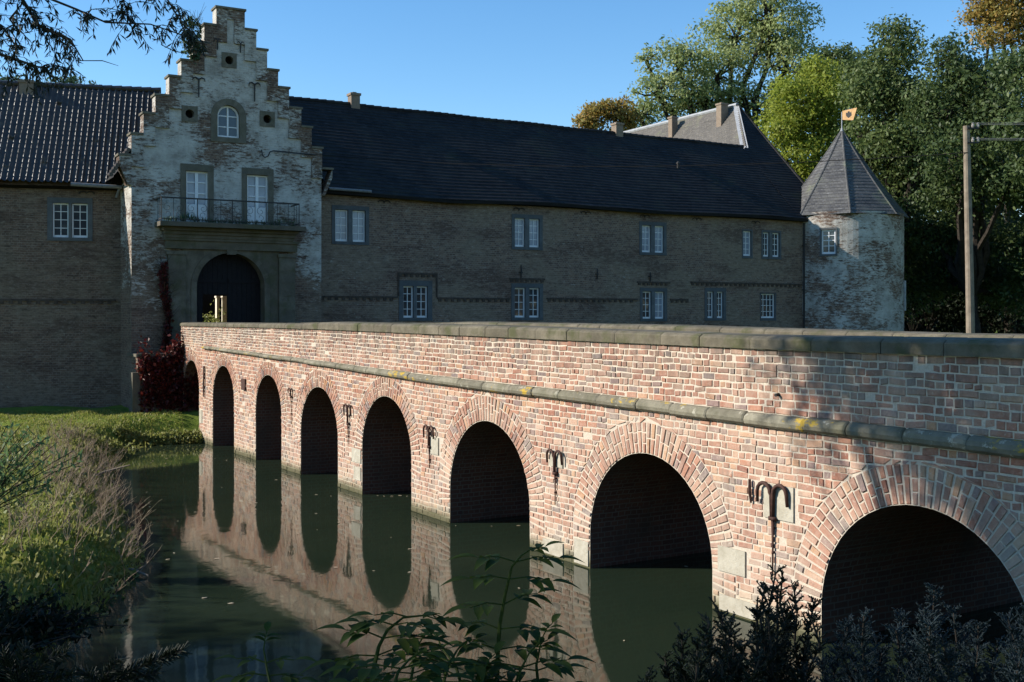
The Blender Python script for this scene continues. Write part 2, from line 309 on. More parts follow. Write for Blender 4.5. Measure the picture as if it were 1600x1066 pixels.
M = dict(
 face=mat_face_brick(), mortar=mat_mortar(), vault=mat_vault(),
 coping=mat_stone('coping_stone', (.085,.074,.052), (.19,.165,.12), 0, 4, .75),
 string=mat_stone('string_course_stone', (.13,.118,.086), (.28,.255,.19), 1.0, 4, .35),
 whitestone=mat_stone('pale_repair_stone', (.36,.325,.25), (.54,.50,.41), 0, 5, 0),
 iron=mat_plain('rusty_iron', (.035,.016,.012), (.075,.032,.022), 20, .75, .3, .4),
 blackiron=mat_plain('black_iron', (.012,.012,.013), (.03,.027,.025), 20, .6, .4, .2),
 wall_main=mat_castle_wall('old_brick_wall', 0, None, 1, 1.05, .85),
 wall_left=mat_castle_wall('old_brick_wall_brown', 0, None, 4, .82, .5),
 wall_gate=mat_castle_wall('limewashed_gable_brick', .66, (3.6, 8.0), 2, .85),
 wall_step=mat_castle_wall('weathered_step_brick', .42, None, 3, .75),
 wall_tur=mat_castle_wall('patchy_limewashed_turret', .55, None, 6, .95),
 frieze=mat_plain('shade_toned_frieze_brick', (.045,.035,.029), (.10,.078,.063), 7, .92, .1, .4),  # darkened to paint in the shade of the dentils
 sand=mat_stone('portal_sandstone', (.085,.072,.053), (.18,.158,.122), 0, 2.2, .45),
 surround=mat_stone('grey_window_stone', (.088,.094,.098), (.14,.15,.155), 0, 4, 0),
 surround2=mat_stone('buff_window_stone', (.11,.098,.075), (.18,.163,.128), 0, 4, .2),
 slate=mat_tiles('dark_roof_tiles', (.019,.019,.021), (.008,.0082,.0095), .22, .17, .75, .2, (.030,.030,.029)),
 pantile=mat_plain('black_pantiles', (.022,.018,.018), (.05,.042,.04), 5, .42, .5, .15),
 rearroof=mat_tiles('grey_pantile_roof', (.115,.103,.088), (.075,.068,.06), .22, .3, .7, .3),
 turslate=mat_tiles('turret_slates', (.098,.097,.094), (.055,.056,.06), .18, .13, .6, .3, (.15,.145,.135)),
 lead=mat_plain('lead_flashing', (.20,.205,.215), (.31,.32,.33), 6, .5, .5, .1),
 white=mat_plain('white_window_paint', (.62,.63,.64), (.74,.75,.76), 30, .5, .4, .05),
 curtain=mat_plain('curtained_pane', (.20,.225,.275), (.30,.33,.39), 1.5, .12, .5, 0),
 glass=mat_plain('dark_pane', (.022,.026,.035), (.05,.058,.07), 1.2, .05, .6, 0),
 wood=mat_plain('dark_gate_wood', (.006,.0055,.007), (.014,.012,.014), 12, .75, .2, .3),
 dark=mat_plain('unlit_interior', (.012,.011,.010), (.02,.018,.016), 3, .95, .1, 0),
 chim=mat_stone('chimney_render', (.19,.145,.11), (.28,.22,.165), 0, 5, 0),
 plaster=mat_plain('cream_plaster', (.66,.58,.46), (.76,.68,.55), 4, .9, .1, .1),
 zinc=mat_plain('zinc_gutter', (.12,.12,.125), (.2,.2,.2), 9, .55, .4, .1),
 gilt=mat_plain('tarnished_gilt', (.45,.24,.09), (.62,.36,.15), 8, .5, .4, .05),
 polewood=mat_plain('grey_pole_wood', (.15,.12,.09), (.25,.205,.155), 5, .9, .15, .4),
 porcelain=mat_plain('porcelain', (.22,.20,.18), (.32,.30,.27), 8, .2, .5, 0),
 bark=mat_plain('dark_bark', (.022,.018,.015), (.05,.042,.034), 6, .95, .1, .8),
 wire=mat_plain('weathered_wire', (.008,.008,.008), (.012,.012,.012), 5, .9, .1, 0),
 wire2=mat_plain('bright_wire', (.10,.10,.11), (.16,.16,.17), 5, .5, .4, 0),
 l_pale=mat_leaf('pale_silvery_leaves', [(.20,.25,.075), (.29,.34,.13), (.38,.42,.21), (.22,.28,.09)], .45),
 l_yel=mat_leaf('yellow_green_leaves', [(.21,.26,.030), (.30,.35,.045), (.38,.40,.07), (.19,.25,.034)], .55),
 l_dark=mat_leaf('dark_green_leaves', [(.034,.06,.017), (.06,.095,.027), (.11,.145,.042), (.036,.064,.022)], .34),
 l_dark2=mat_leaf('bluish_green_leaves', [(.052,.082,.024), (.09,.13,.038), (.16,.20,.06), (.065,.10,.03)], .38),
 l_or=mat_leaf('autumn_orange_leaves', [(.32,.17,.04), (.38,.25,.06), (.22,.22,.06), (.30,.22,.055)], .45),
 l_red=mat_leaf('red_creeper_leaves', [(.12,.010,.012), (.06,.007,.008), (.17,.025,.014), (.03,.012,.008)], .3, .5),
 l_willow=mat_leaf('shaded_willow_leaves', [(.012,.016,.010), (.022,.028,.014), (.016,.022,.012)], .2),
 l_fg=mat_leaf('elder_leaves', [(.026,.046,.008), (.042,.066,.010), (.034,.052,.010), (.038,.06,.008)], .4, .65, .15),
 l_bright=mat_leaf('sun_toned_shrub_leaves', [(.07,.13,.05), (.11,.19,.07), (.15,.23,.10), (.09,.15,.06)], .45),  # brighter shrub leaves: the look of sunlight is put into the colour
 l_shade=mat_leaf('shade_toned_leaves', [(.006,.011,.005), (.010,.016,.007), (.014,.021,.009)], .15, .6, .15),  # darker leaf copy with deep shade put into its colour
 l_shrub=mat_leaf('shrub_leaves', [(.05,.085,.04), (.075,.12,.055), (.06,.10,.05)], .35),
 l_herb=mat_leaf('bank_herb_leaves', [(.13,.17,.034), (.23,.25,.065), (.36,.34,.13), (.18,.21,.05)], .45),
 grass=mat_leaf('grass_blades', [(.14,.18,.026), (.23,.25,.05), (.35,.32,.12), (.19,.22,.04)], .45),
 dry=mat_leaf('dry_weed_stems', [(.24,.165,.105), (.36,.27,.18), (.14,.095,.065), (.42,.33,.22)], .1, .8),
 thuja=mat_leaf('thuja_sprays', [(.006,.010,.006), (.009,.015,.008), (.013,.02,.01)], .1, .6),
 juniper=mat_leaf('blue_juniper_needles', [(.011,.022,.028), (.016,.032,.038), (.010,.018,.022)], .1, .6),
 floatleaf=mat_leaf('fallen_leaf', [(.45,.38,.22), (.55,.50,.38), (.38,.2,.07)], .2),
 water=mat_water(), ground=mat_ground(),
)
# ------------------------------------------------------------------ frames of reference
CAST = Vector((-10.278, 40.419, 0)); CAST_A = math.atan2(.49159, .87082)
BRI = Vector((1.2494, 17.9211, 0)); BRI_A = math.atan2(-.85111, .52498)
LW = Vector((-14.16, 40.52, 0)); LW_A = math.radians(14)
cW = Vector((.87082, .49159, 0)); cN = Vector((-.49159, .87082, 0))
def cw(w, d, z): return CAST + cW*w + cN*d + Vector((0, 0, z))
bX = Vector((.52498, -.85111, 0)); bN = Vector((.85111, .52498, 0))
def bw(t, n, z): return BRI + bX*t + bN*n + Vector((0, 0, z))

# ------------------------------------------------------------------ ground and water
MOAT = np.array([(-5.4,11.8),(-5.7,14.5),(-6,17.9),(-7.35,21.1),(-9.7,26.7),(-12.3,34.4),(-11.7,35.6),(-9.4,36.5),(-6,38.5),(6,45),(10,44),(12,38),(11,31),(17,22),(19,14),(12,8.5),(4,8.2),(0,8.6),(-4,10)])
def moat_sd(x, y):
    d = np.full(x.shape, 1e9); ins = np.zeros(x.shape, bool); n = len(MOAT)
    for i in range(n):
        a, b = MOAT[i], MOAT[(i+1) % n]; ex, ey = b - a; t = np.clip(((x-a[0])*ex + (y-a[1])*ey)/(ex*ex+ey*ey), 0, 1)
        d = np.minimum(d, np.hypot(x-a[0]-t*ex, y-a[1]-t*ey))
        c = (a[1] > y) != (b[1] > y); xi = (b[0]-a[0])*(y-a[1])/((b[1]-a[1]) or 1e-9) + a[0]; ins ^= c & (x < xi)
    return np.where(ins, -d, d)
def sm(a, b, v): t = np.clip((v-a)/(b-a), 0, 1); return t*t*(3-2*t)
def ground_z(x, y):
    x = np.asarray(x, float); y = np.asarray(y, float); d = moat_sd(x, y)
    near = sm(11.5, 5.5, y)*sm(-9, -5, x)
    Hh = .72 + .16*sm(34, 38, y) + 1.55*near + .5*sm(11, 16, x); w = 1.3 + 4.8*near
    z = np.where(d > 0, Hh*sm(-.25*w, w, d) - .03, -.75*sm(0, -1.5, d) + Hh*sm(-.25*w, w, d)*.9 - .03)
    dd = (x-CAST.x)*cN.x + (y-CAST.y)*cN.y
    z = z + (2.75 - z)*sm(6.0, 8.5, dd)*sm(-80, -40, -np.abs(x))
    lump = .05*np.sin(x*1.7+y*.6)*np.sin(y*1.3-x*.4) + .03*np.sin(x*4.1)*np.sin(y*3.7)
    tus = .09*np.maximum(0, np.sin(x*2.9 + 1.3*np.sin(y*1.1))*np.sin(y*2.6 + 1.7*np.sin(x*.9))) + .05*np.maximum(0, np.sin(x*6.1+y*2.2)*np.sin(y*5.3-x*1.4))
    return z + lump*sm(.1, .8, d) + tus*sm(.1, .6, d)*sm(34, 31, y)*sm(-4, -5.5, x)
def axis(lo, hi, dl, dh, st):
    core = np.arange(dl, dh + 1e-6, st); a = []; s = st; p = dl
    while p > lo: s *= 1.45; p -= s; a.append(p)
    b = []; s = st; p = dh
    while p < hi: s *= 1.45; p += s; b.append(p)
    return np.array(a[::-1] + list(core) + b)
gx, gy = axis(-900, 900, -26, 24, .33), axis(-300, 1500, -4, 46, .33)
X, Y = np.meshgrid(gx, gy); Z = ground_z(X, Y)
idx = np.arange(X.size).reshape(X.shape)
Q = np.stack([idx[:-1,:-1], idx[:-1,1:], idx[1:,1:], idx[1:,:-1]], -1).reshape(-1, 4)
tag(np_mesh('ground', np.stack([X, Y, Z], -1).reshape(-1, 3), Q, M['ground'], smooth=True), kind='structure')
wb = MB(); wb.poly([(-16, 5, 0), (24, 5, 0), (24, 48, 0), (-16, 48, 0)])
tag(wb.build('water', M['water'], fix=False), kind='structure')

# ------------------------------------------------------------------ bridge
ARCH = [(4.87,7.75,1.90),(0,2.89,1.99),(-4.69,-1.79,2.11),(-8.87,-6.37,2.31),(-12.7,-10.27,2.31),(-16.2,-14.11,2.45),(-20.28,-18.14,2.56),(-23.58,-21.76,2.62)]
T0, T1, BWID = -23.92, 18.0, 4.05
def itp(xs, ys): return lambda t: float(np.interp(t, xs, ys))
strbot = itp([-24,-21.17,-12.7,-5.87,.65,3.96,7.6,16],[3.07,3.03,2.87,2.70,2.63,2.59,2.57,2.55])
strth = itp([-24,-12.7,-5.87,3.96,8],[.09,.115,.165,.18,.185])
copt = itp([-24,-12.97,-10.95,-2.38,3.96,7.6,18],[3.83,3.84,3.885,3.83,3.74,3.745,3.75])
copb = itp([-24,-14.11,-10.95,-2.38,3.96,7.6,18],[3.755,3.745,3.735,3.66,3.60,3.59,3.58])
bridge = empty('bridge', BRI, BRI_A, 'long red brick bridge of eight round arches crossing the moat to the gatehouse', 'bridge')
# bottom profile of the body (t, z) going from far to near
prof = [(T0, -1.0)]; ORD = sorted(ARCH)
for (l, r, ap) in ORD:
    a = (r-l)/2; c = (l+r)/2; zs = ap - a
    prof.append((l, -1.0))
    for k in range(0, 25):
        th = math.pi*(1 - k/24); prof.append((c + a*math.cos(th), zs + a*math.sin(th)))
    prof.append((r, -1.0))
prof.append((T1, -1.0))
bd = MB(); fc = MB()
for (t0, z0), (t1, z1) in zip(prof[:-1], prof[1:]):
    bd.poly([(t0,0.001,z0),(t0,BWID,z0),(t1,BWID,z1),(t1,0.001,z1)], 0)
    if abs(t1-t0) > 1e-6:
        ns = max(1, int(abs(t1-t0)/.5))
        for i in range(ns):
            ta, tb = lerp(i/ns,t0,t1), lerp((i+1)/ns,t0,t1); za, zb = lerp(i/ns,z0,z1), lerp((i+1)/ns,z0,z1)
            fc.poly([(ta,0,za),(tb,0,zb),(tb,0,copb(tb)),(ta,0,copb(ta))], 0)
            bd.poly([(ta,BWID,za),(tb,BWID,zb),(tb,BWID,copb(tb)),(ta,BWID,copb(ta))], 0)
# ends, parapet insides
for t in (T0, T1): bd.poly([(t,0,-1),(t,BWID,-1),(t,BWID,copb(t)),(t,0,copb(t))], 0)
nseg = 40
for i in range(nseg):
    ta, tb = lerp(i/nseg,T0,T1), lerp((i+1)/nseg,T0,T1)
    for n in (.36, BWID-.36): bd.poly([(ta,n,2.7),(tb,n,2.7),(tb,n,copb(tb)),(ta,n,copb(ta))], 0)
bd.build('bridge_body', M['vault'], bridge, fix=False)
dk = MB(); dk.box(T0-1.3, T1, .361, BWID-.361, 2.6, 2.86); dk.build('roadway', M['sand'], bridge)
# ---- facing bricks, every brick modelled
fb = fc
def brickq(c00, c10, c11, c01, proud=None, m=1):
    """corner points (t,z); inset front face"""
    pr = R.uniform(.002, .016) if proud is None else proud
    cs = [c00, c10, c11, c01]; mt = sum(c[0] for c in cs)/4; mz = sum(c[1] for c in cs)/4
    b = len(fb.v); j = lambda s: R.uniform(-s, s)
    tl = j(.004)
    for (t, z) in cs: fb.v.append((t + j(.005), .003, z + j(.004)))
    for (t, z) in cs:
        dt, dz = mt - t, mz - z; q = .011
        fb.v.append((t + math.copysign(min(q, abs(dt)*.5), dt) + j(.003), -pr + tl*(1 if dt > 0 else -1), z + math.copysign(min(q, abs(dz)*.5), dz) + j(.003)))
    for q in ((4,5,6,7),(0,1,5,4),(1,2,6,5),(2,3,7,6),(3,0,4,7)):
        fb.f.append(tuple(b+i for i in q)); fb.m.append(m)
RING = {}
for (l, r, ap) in ARCH: RING[(l, r, ap)] = .47 if r > -5 else (.42 if r > -11 else .37)
BLOCKS = [(3.90,4.42,1.42,1.86),(3.02,3.55,.56,.90),(-.42,-.03,.03,.42),(-1.14,-.76,1.52,1.78),(-9.42,-8.92,.70,1.02),(-9.30,-8.92,.30,.60),(-5.55,-5.15,1.28,1.62),(-21.70,-21.42,.62,1.05),(-1.35,-.75,.03,.27),(-.70,-.10,.03,.02),(3.05,3.75,.03,.24)]
BLOCKS = [b for b in BLOCKS if b[3] > b[2]]
def rowfill(ta, tb, zf0, zf1, lim0, lim1, stretcher):
    """fill ta..tb with bricks; lim0/lim1: functions giving the end cut at (low, high)"""
    bl = .265 if stretcher else .128; t = ta - R.uniform(0, bl); first = True
    while t < tb:
        L = bl*R.uniform(.86, 1.12)
        if not stretcher and R.random() < .16: L = .265*R.uniform(.8, 1)
        if stretcher and R.random() < .22: L = .128*R.uniform(.9, 1.15)
        g = .0052*R.uniform(.7, 1.7)
        a0, b0 = t + g, t + L - g
        x00 = max(a0, lim0[0]+.006); x01 = max(a0, lim0[1]+.006); x10 = min(b0, lim1[0]-.006); x11 = min(b0, lim1[1]-.006)
        t += L
        if x10 - x00 < .03 and x11 - x01 < .03: continue
        x10 = max(x10, x00+.004); x11 = max(x11, x01+.004)
        tm = (a0+b0)/2; zl, zh = zf0(tm), zf1(tm)
        zl += .0048*R.uniform(.4, 2.1); zh -= .0048*R.uniform(.4, 2.1); tilt = R.gauss(0, .0035)
        zm = (zl+zh)/2
        if any(B[0]-.05 < tm < B[1]+.05 and B[2]-.02 < zm < B[3]+.02 for B in BLOCKS): continue
        if R.random() < .006: continue
        brickq((x00, zl - tilt), (x10, zl + tilt), (x11, zh + tilt), (x01, zh - tilt))
NR = 28
def ringlim(A, z):
    l, r, ap = A; a = (r-l)/2; c = (l+r)/2; zs = ap - a; Ro = a + RING[A]
    if z <= zs: return (l - RING[A]*.85, r + RING[A]*.85) if False else (c-Ro, c+Ro)
    h = z - zs
    if h >= Ro: return None
    x = math.sqrt(Ro*Ro - h*h); return (c-x, c+x)
def wav(k, t): return .007*math.sin(t*1.9 + k*1.3) + .005*math.sin(t*4.7 - k*2.1) + .004*math.sin(t*9.3 + k*.7)
def zlow(k): return lambda t: k/NR*strbot(t) + (wav(k, t) if 0 < k < NR else 0)
for k in range(NR):
    st = k % 2 == 0; zf0, zf1 = zlow(k), zlow(k+1)
    cuts = []                                                       # (start_low,start_high,end_low,end_high)
    for A in ORD:
        c = (A[0]+A[1])/2; za, zb = zf0(c), zf1(c); la, lb = ringlim(A, za), ringlim(A, zb)
        if la is None: continue
        if lb is None: lb = (c-.02, c+.02)
        a = (A[1]-A[0])/2; zs = A[2]-a
        if zb <= zs - .25: la = lb = (A[0]-.002, A[1]+.002)          # below the ring the jambs are plain courses
        cuts.append((la[0], lb[0], la[1], lb[1]))
    segs = []; cur = (T0, T0)
    for (sl, sh, el, eh) in cuts:
        segs.append((cur, (sl, sh))); cur = (el, eh)
    segs.append((cur, (13.5, 13.5)))
    for (a0, a1), (b0, b1) in segs:
        if max(b0, b1) - min(a0, a1) < .03: continue
        rowfill(min(a0, a1), max(b0, b1), zf0, zf1, (a0, a1), (b0, b1), st)
NP = 9
def zpar(k):
    def f(t):
        lo = strbot(t) + (strth(t) if t > -21.17 else .0); hi = copb(t); return lerp(k/NP, lo, hi) + (wav(k+40, t) if 0 < k < NP else 0)
    return f
for k in range(NP):
    rowfill(T0, 13.5, zpar(k), zpar(k+1), (T0, T0), (13.5, 13.5), k % 2 == 0)
# ---- arch rings, each voussoir modelled
facing = fb.build('brick_facing', [M['mortar'], M['face']], bridge, fix=False)
for A in ORD:
    l, r, ap = A; a = (r-l)/2; c = (l+r)/2; zs = ap - a; th = RING[A]; fb = MB()
    nv = int(math.pi*(a + th*.5)/.104); low = -.25/(a+.2)
    for i in range(-3, nv + 3):
        a0, a1 = math.pi*i/nv + .008, math.pi*(i+1)/nv - .008
        P = lambda rr, an: (c - rr*math.cos(an), zs + rr*math.sin(an)) if 0 <= an <= math.pi else (c - math.copysign(rr, math.cos(an)), zs + (an*rr if an < 0 else (math.pi-an)*rr))
        cut = [.0, .31*th/.47*1.05, th] if i % 2 else [.0, .15*th/.47, .66*th, th] if th > .4 else [0, .5*th, th]
        if th > .4 and R.random() < .3: cut = [0, .5*th, th]
        for u, v in zip(cut[:-1], cut[1:]):
            r0, r1 = a + u + .004, a + v - .008
            brickq(P(r0, a0), P(r1, a0), P(r1, a1), P(r0, a1), R.uniform(.008, .018), 0)
    fb.build('arch_ring', M['face'], bridge, fix=False)
# ---- coping, both parapets
for n0, sgn in ((-.055, 1), (BWID-.40, -1)):
    cb = MB(); t = T0 + .0
    while t < T1:
        L = R.uniform(.75, 1.35); a, b = t + .006, min(T1, t + L - .006); t += L; dz = R.uniform(-.003, .003); dn = R.uniform(-.006, .006)
        rows = []
        for q in (0, .03, .97, 1):
            tt = lerp(q, a, b); e = .008 if q in (0, 1) else 0; zb_, zt_ = copb(tt)+.002+dz*.2, copt(tt)+dz
            x0, x1 = n0+dn, n0+dn+.455
            rows.append([(tt, x0+e, zb_), (tt, x1-e, zb_), (tt, x1-e, zt_+.045-e), (tt, x0+.06, zt_+.028-e), (tt, x0+.012+e, zt_-e), (tt, x0+e, zt_-.02)])
        cb.sweep(None, rows)
    cb.build('coping', M['coping'], bridge)
sb = MB(); t = -21.17
while t < T1:
    L = R.uniform(.62, 1.15); a, b = t + .005, min(T1, t + L - .005); t += L; dz = R.uniform(-.007, .007); dn = R.uniform(-.01, .01); rows = []
    for q in (0, .03, .5, .97, 1):
        tt = lerp(q, a, b); e = .9 if q in (0, 1) else 1; h = strth(tt); z0 = strbot(tt) + dz
        pr = [(.02,.02),(-.055,.0),(-.098,.18),(-.112,.45),(-.098,.72),(-.055,.93),(.02,1.02)]
        rows.append([(tt, (n + dn)*e, z0 + zz*h*e) for n, zz in pr])
    sb.sweep(None, rows)
sb.build('string_course', M['string'], bridge, smooth=False)
for (a, b, z0, z1) in BLOCKS:
    q = MB(); q.box(a, b, -.022, .02, z0, z1); o = q.build('stone_block', M['whitestone'], bridge)
# iron wall anchors: two curled horns on a stem
def horn_anchor(t, ztop, w, h, rod, thick, parent, y=-.05):
    q = MB()
    for s in (-1, 1):
        pts = [(t + s*.02*w, y, ztop - h), (t + s*.03*w, y, ztop - h*.35)]
        for k in range(8):
            an = math.pi*k/7; pts.append((t + s*(w*.27 - w*.22*math.cos(an)), y - .01, ztop - w*.22 + w*.22*math.sin(an)))
        pts.append((t + s*w*.5, y, ztop - h*.62)); q.tube(pts, [thick*.9, thick] + [thick]*7 + [thick*.9, thick*.75], 6)
    q.tube([(t, y+.01, ztop-h*.92), (t-.005, y+.02, ztop-h-rod*.5), (t-.01, y+.02, ztop-h-rod)], [thick*.9, thick*.55, thick*.4], 5)
    q.box(t-thick*2, t+thick*2, y-thick*.6, .01, ztop-h-.05, ztop-h+.0)
    for f in (.18, .6): q.box(t-.012, t+.012, y, .01, ztop-h-rod*f-.03, ztop-h-rod*f)
    return q.build('wall_anchor', M['iron'], parent, smooth=True)
for (t, zt, w, h, rod, th) in [(4.08,1.87,.53,.42,.75,.027),(-.95,1.80,.44,.36,.55,.022),(-5.5,1.84,.42,.40,.45,.022),(-9.59,2.0,.40,.42,.5,.022),(-13.30,2.18,.34,.2,.75,.018)]:
    horn_anchor(t, zt, w, h, rod, th, bridge)
q = MB(); q.tube([(3.66,-.04,1.88),(3.665,-.045,1.72),(3.675,-.03,1.57)], [.018,.022,.014], 6); q.build('wall_anchor', M['iron'], bridge)
q = MB(); q.tube([(-21.1,-.04,2.48),(-21.1,-.05,1.9),(-21.12,-.04,1.5)], [.03,.035,.025], 6); q.build('wall_anchor', M['iron'], bridge)
q = MB(); q.box(-17.35,-17.02,-.05,.0,1.98,2.25); q.box(-17.3,-16.98,-.07,-.04,1.93,2.0); q.build('wall_anchor', M['iron'], bridge)
# drain stub
q = MB(); q.tube([(4.15,.05,3.03),(4.16,-.07,3.02)], .022, 8); q.build('drain_pipe', M['blackiron'], bridge)

# ------------------------------------------------------------------ castle helpers
def wall(mb, x0, x1, z0, z1, y, holes, depth=.3, m=0, keep=None):
    """vertical wall at y facing -y with rectangular holes and reveals"""
    xs = sorted({x0, x1} | {h[0] for h in holes} | {h[1] for h in holes}); zs = sorted({z0, z1} | {h[2] for h in holes} | {h[3] for h in holes})
    for a, b in zip(xs[:-1], xs[1:]):
        for c, d in zip(zs[:-1], zs[1:]):
            mx, mz = (a+b)/2, (c+d)/2
            if any(h[0] < mx < h[1] and h[2] < mz < h[3] for h in holes): continue
            mb.poly([(a,y,c),(b,y,c),(b,y,d),(a,y,d)], m)
    for (a, b, c, d) in holes:
        e = y + depth
        mb.poly([(a,y,c),(a,y,d),(a,e,d),(a,e,c)], m); mb.poly([(b,y,c),(b,e,c),(b,e,d),(b,y,d)], m)
        mb.poly([(a,y,d),(b,y,d),(b,e,d),(a,e,d)], m); mb.poly([(a,y,c),(a,e,c),(b,e,c),(b,y,c)], m)
def window(parent, lights, y, pane='curtain', rows=4, cols=2, sur='surround', edge=.15, sill=.13, recess=.14, panes=None):
    """lights: list of (x0,x1,z0,z1) casements inside one stone surround"""
    X0 = min(l[0] for l in lights); X1 = max(l[1] for l in lights); Z0 = min(l[2] for l in lights); Z1 = max(l[3] for l in lights)
    s = MB(); yf, yb = y - .025, y + recess + .05
    s.box(X0-edge, X0-.004, yf, yb, Z0-.004, Z1+.004); s.box(X1+.004, X1+edge, yf, yb, Z0-.004, Z1+.004)
    s.box(X0-edge, X1+edge, yf-.003, yb, Z1+.006, Z1+edge*1.15); s.box(X0-edge, X1+edge, yf-.012, yb, Z0-sill, Z0-.006)
    for l, r in zip(lights[:-1], lights[1:]): s.box(l[1]+.004, r[0]-.004, yf+.004, yb, Z0-.004, Z1+.004)
    root = s.build('window', M[sur], parent)
    for i, (a, b, c, d) in enumerate(lights):
        fr = MB(); y0, y1 = y + recess - .05, y + recess; w = .05
        fr.box(a, a+w, y0, y1, c, d); fr.box(b-w, b, y0, y1, c, d); fr.box(a+w, b-w, y0+.002, y1, d-w, d); fr.box(a+w, b-w, y0-.006, y1, c, c+.08)
        for k in range(1, cols): xx = lerp(k/cols, a, b); fr.box(xx-.013, xx+.013, y0+.012, y1-.002, c+.08, d-w)
        for k in range(1, rows): zz = lerp(k/rows, c+.04, d); fr.box(a+w, b-w, y0+.016, y1-.004, zz-.012, zz+.012)
        fr.build('casement', M['white'], root)
        pm = panes[i] if panes else pane
        gl = MB(); gl.poly([(a+.01,y1-.012,c+.01),(b-.01,y1-.012,c+.01),(b-.01,y1-.012,d-.01),(a+.01,y1-.012,d-.01)]); gl.build('pane', M[pm], root, fix=False)
    return root
def hole_of(lights, e=.06):
    return (min(l[0] for l in lights)-e, max(l[1] for l in lights)+e, min(l[2] for l in lights)-e, max(l[3] for l in lights)+e)
def roof_rows(mb, eave, ridge, x0, x1, n, thick=.022, sub=14, m=0, clip=None, wob=.0):
    """courses of tiles from eave (y,z)(x) to ridge (y,z)(x); every course is a lapped step"""
    for k in range(n):
        f0, f1 = k/n, (k+1)/n
        for i in range(sub):
            xa, xb = lerp(i/sub, x0, x1), lerp((i+1)/sub, x0, x1)
            def P(x, f, up):
                e, r = eave(x), ridge(x); wv = wob*math.sin(x*1.1 + f*5)*math.sin(x*.37+1)
                return (x, lerp(f, e[0], r[0]), lerp(f, e[1], r[1]) + up + wv)
            L = math.hypot(eave(xa)[0]-ridge(xa)[0], eave(xa)[1]-ridge(xa)[1])
            mb.poly([P(xa,f0,thick), P(xb,f0,thick), P(xb,f1,0.004), P(xa,f1,0.004)], m, [(xa,f0*L),(xb,f0*L),(xb,f1*L),(xa,f1*L)])
            mb.poly([P(xa,f0,-.0), P(xb,f0,-.0), P(xb,f0,thick), P(xa,f0,thick)], m)
def chimney(parent, cx, cy, z0, z1, w, d, mat='chim'):
    c = MB(); c.box(cx-w/2, cx+w/2, cy-d/2, cy+d/2, z0, z1-.10); c.box(cx-w/2-.04, cx+w/2+.04, cy-d/2-.04, cy+d/2+.04, z1-.10, z1)
    c.box(cx-w*.22, cx+w*.22, cy-d*.22, cy+d*.22, z1, z1+.06)
    return c.build('chimney', M[mat], parent)
def frieze(mb, xa, xb, z, y, step=.29, dirn=1):
    """projecting brick string with a row of small dentils beneath"""
    mb.box(xa, xb, y-.05, y+.05, z, z+.075); x = xa + .05
    while x < xb - .12: mb.box(x, x+.13, y-.045, y+.05, z-.10, z-.001); x += step

# ------------------------------------------------------------------ main wing
D1 = 1.2
mw = empty('castle_wing', CAST, CAST_A, 'long grey brown brick wing under a dark tiled roof, between gatehouse and round turret', 'building')
UP = [[(4.56,5.09,7.03,8.26),(5.28,5.82,7.03,8.26)], [(12.61,13.11,7.07,8.28),(13.33,13.84,7.07,8.28)], [(19.26,19.77,7.03,8.25),(19.99,20.50,7.03,8.25)], [(25.24,25.76,7.03,8.22)], [(26.50,26.91,7.03,8.20),(27.11,27.57,7.03,8.20)]]
LO = [[(7.45,7.90,4.04,5.31),(8.04,8.53,4.04,5.31)], [(12.61,13.14,4.05,5.31),(13.33,13.84,4.05,5.31)], [(19.30,19.80,4.0,5.23),(19.99,20.53,4.0,5.23)], [(23.05,23.43,4.03,5.27),(23.63,24.02,4.03,5.27)], [(26.37,27.28,4.03,5.21)]]
wl = MB(); wall(wl, 3.2, 29.2, -.6, 9.05, D1, [hole_of(l) for l in UP+LO])
wl.poly([(29.2,D1,-.6),(29.2,9,-.6),(29.2,9,9.05),(29.2,D1,9.05)]); wl.poly([(3.2,9,-.6),(29.2,9,-.6),(29.2,9,9.05),(3.2,9,9.05)])
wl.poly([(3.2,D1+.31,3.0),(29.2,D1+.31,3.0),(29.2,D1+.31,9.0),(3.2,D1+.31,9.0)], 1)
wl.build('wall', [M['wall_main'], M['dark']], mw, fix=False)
for l in UP[:3]: window(mw, l, D1)
window(mw, UP[3], D1, edge=.07); window(mw, UP[4], D1, edge=.1, panes=['glass','glass'])
window(mw, LO[0], D1, edge=.2, panes=['glass','glass']); window(mw, LO[1], D1, edge=.17, panes=['glass','glass'])
window(mw, LO[2], D1, edge=.15, panes=['glass','curtain']); window(mw, LO[3], D1, edge=.16, panes=['glass','glass']); window(mw, LO[4], D1, edge=.05, cols=4, pane='glass')
fz = MB()
frieze(fz, 3.62, 7.2, 4.82, D1); frieze(fz, 8.96, 12.35, 4.80, D1); frieze(fz, 14.2, 19.0, 4.83, D1); frieze(fz, 20.85, 21.9, 4.84, D1); frieze(fz, 22.05, 29.05, 5.66, D1)
frieze(fz, 7.2, 8.96, 5.78, D1, .25); frieze(fz, 12.35, 14.1, 5.66, D1, .25); frieze(fz, 19.0, 20.85, 5.62, D1, .25)
fz.box(8.90, 8.96, D1-.05, D1+.05, 4.876, 5.779); fz.box(7.2, 7.26, D1-.05, D1+.05, 4.896, 5.779)
fz.build('brick_frieze', M['frieze'], mw)
for (w, z0, z1) in [(12.9,5.74,6.3),(16.8,5.75,6.2),(19.7,5.7,6.12)]:
    q = MB(); q.tube([(w,D1-.05,z0),(w+.01,D1-.06,(z0+z1)/2),(w,D1-.05,z1)], [.03,.035,.02], 6); q.box(w-.09,w+.09,D1-.05,D1+.01,z0+.2,z0+.25); q.build('wall_anchor', M['blackiron'], mw)
